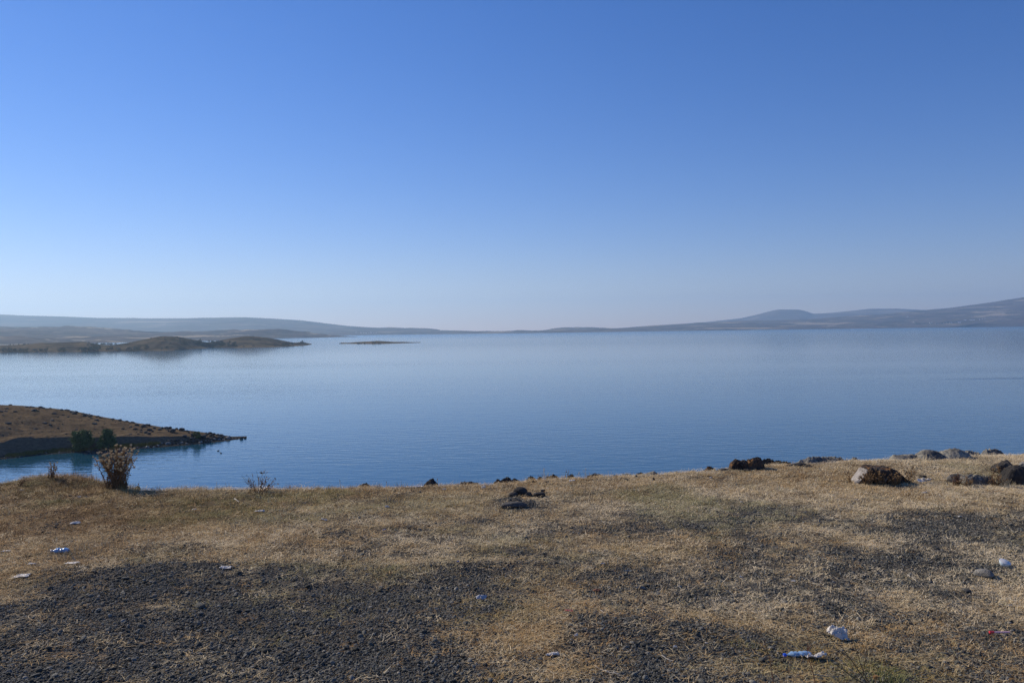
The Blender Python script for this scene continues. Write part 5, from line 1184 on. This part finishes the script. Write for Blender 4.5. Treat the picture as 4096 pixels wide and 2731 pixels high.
hm2 = HEADM.copy(); hm2.materials.clear(); hm2.materials.append(M_THD); o.data = hm2
# fresh green grass tuft at the bottom right and a few clumps of taller dead grass
t = NT('fresh_grass'); M_FRESH = t.color(t.mix(t.noise(t.pos(), 25, 2), (0.09, 0.11, 0.03), (0.26, 0.24, 0.09)), 0.7, 0.2)
def grass_tuft(cx, yb, H, spread, n, seed, mat, label):
    p = hit(*S(cx, yb)) if yb > 2000 else ground_at_px(*S(cx, yb)); v, f = blades(seed, n, spread, H*.4, H, .003, (0.9, 1.5), 3, .25)
    o = link('grass_tuft', mesh_np('grass_tuft', v, f), mat); o.location = p; return tag(o, label, 'grass tuft')
grass_tuft(3545, 2735, .11, .05, 90, 61, M_FRESH, 'fresh green grass tuft at the bottom edge right of the thistle ball')
grass_tuft(3600, 2775, .09, .05, 60, 62, M_FRESH, 'second fresh green grass tuft, lower and further right')
grass_tuft(1484, 2478, .05, .02, 30, 63, M_STALK, 'pale straw tuft alone on the gravel left of the centre')
grass_tuft(250, 2230, .07, .10, 110, 64, M_STALK, 'taller dead grass around the light blue bottle')
grass_tuft(380, 2190, .07, .12, 110, 65, M_STALK, 'taller dead grass right of the light blue bottle')
grass_tuft(1075, 1985, .08, .12, 120, 66, M_DLEAF, 'brown matted grass under the bare shrub')
grass_tuft(400, 1958, .09, .16, 220, 67, M_DLEAF, 'brown dead grass at the left foot of the big thistle')
grass_tuft(300, 1935, .08, .18, 220, 68, M_DLEAF, 'brown dead grass on the hump left of the big thistle')
# ------------------------------------------------------------------ labels that tell repeats apart by where they lie
ORD = ['first', 'second', 'third', 'fourth', 'fifth', 'sixth', 'seventh', 'eighth', 'ninth', 'tenth', 'eleventh', 'twelfth']
def relabel(group, noun, zones, bands=None):
    """zones: (limit in picture columns, phrase); bands: (limit in picture rows, phrase); then counted from the left"""
    bpy.context.view_layer.update(); cells = {}
    for o in COL.objects:
        if o.parent is None and o.get('group') == group:
            px, py = project(np.array(o.matrix_world.translation)); z = next(i for i, q in enumerate(zones) if px < q[0]); b = next((i for i, q in enumerate(bands or []) if py < q[0]), 0)
            cells.setdefault((z, b), []).append((px, o))
    for (z, b), L in cells.items():
        L.sort(key=lambda q: q[0]); where = (bands[b][1] + ' ' if bands else '') + zones[z][1]; n = len(L)
        for i, (px, o) in enumerate(L):
            if n == 1: w = 'the only ' + noun
            elif i == 0: w = 'leftmost ' + noun
            elif i == n-1: w = 'rightmost ' + noun
            elif i < 12 and i <= n/2: w = ORD[i] + ' ' + noun + ' from the left'
            elif n-1-i < 12: w = ORD[n-1-i] + ' ' + noun + ' from the right'
            else: w = 'middle ' + noun
            lab = (w + ' ' + where).split(); o['label'] = ' '.join(lab[:16])
HZ = [(60, 'at the far left'), (130, 'left of the bushes'), (166, 'near the flat topped bush'), (225, 'above the flat topped bush'), (270, 'above the rounded bush'), (320, 'right of the bushes'), (9999, 'towards the spit')]
relabel('dark stones scattered over the headland slope', 'dark stone', HZ, [(962, 'on the upper headland slope'), (985, 'on the middle headland slope'), (9999, 'on the lower headland slope')])
relabel('basalt boulders heaped on the spit', 'dark boulder', [(365, 'at the root of the spit'), (410, 'in the first half of the spit'), (440, 'left of the feathery bush'), (470, 'round the feathery bush'), (500, 'right of the feathery bush'), (9999, 'at the tip of the spit')], [(995, 'high'), (1005, 'halfway down'), (9999, 'low')])
relabel('pale boulders at the waterline of the spit', 'pale boulder', [(380, 'at the waterline, root of the spit'), (440, 'at the waterline, middle of the spit'), (9999, 'at the waterline towards the tip')])
relabel('small stones along the cove shore', 'small shore stone', [(25, 'of the cove at the frame edge'), (50, 'of the cove, close to the frame edge'), (75, 'of the cove left of the yellow grass'), (105, 'of the cove under the yellow grass'), (135, 'of the cove under the high bank'), (165, 'of the cove left of the bushes'),
    (190, 'of the cove below the flat topped bush'), (215, 'of the cove behind the small weed'), (240, 'of the cove left behind the thistle'), (265, 'of the cove behind the thistle'), (290, 'of the cove behind the thistle top'), (310, 'of the cove right of the thistle'), (9999, 'of the cove beside the round pale boulder')])
relabel('trees along the peninsula shore', 'dark tree', [(60, 'on the peninsula waterline at the far left'), (170, 'on the peninsula waterline left of the low gap'), (240, 'on the peninsula waterline at the low gap'), (480, 'on the waterline below the high brown hill'), (9999, 'on the waterline of the right hill')])
relabel('trees of the wood in the saddle', 'dark tree', [(470, 'of the saddle wood, left part'), (500, 'of the saddle wood, middle part'), (525, 'of the saddle wood, right part'), (9999, 'at the right end of the saddle wood')])
relabel('trees of the grove behind', 'small dark tree', [(225, 'of the left grove, dense part'), (9999, 'of the left grove, thin tail')])
relabel('tiny trees on the back ridge', 'tiny tree', [(9999, 'on the low back ridge at the far left')])
relabel('scrub on the peninsula hills', 'dark scrub bush', [(350, 'on the left flank of the high brown hill'), (385, 'near the summit of the high brown hill'), (410, 'just right of the summit of the brown hill'), (500, 'on the right flank of the brown hill'), (9999, 'on top of the right brown hill')])
relabel('bushes on the islet', 'low dark bush', [(9999, 'on the near shore of the small islet')])
relabel('houses of the far right village', 'pale house', [(2120, 'at the left end of the far right village'), (2190, 'in the middle of the far right village'), (9999, 'at the upper right of the far right village')])
relabel('houses on the far left shore', 'tiny pale house', [(9999, 'on the low shore beyond the left hills')])
relabel('trees of the far right village', 'dark tree', [(2110, 'at the left end of the far right village'), (2135, 'just left of the middle of the far village'), (2165, 'in the middle of the far right village'), (9999, 'at the right end of the far right village')])
relabel('trees on the flat far shore', 'lone dark tree', [(9999, 'on the flat far shore at the right')])
relabel('larger stones loose in gravel and straw', 'fist sized stone', [(500, 'ground, left'), (1000, 'ground, left of centre'), (1500, 'ground, right of centre'), (1950, 'ground, further right'), (9999, 'ground, far right')], [(1250, 'on the far'), (1400, 'on the middle'), (9999, 'on the nearest')])
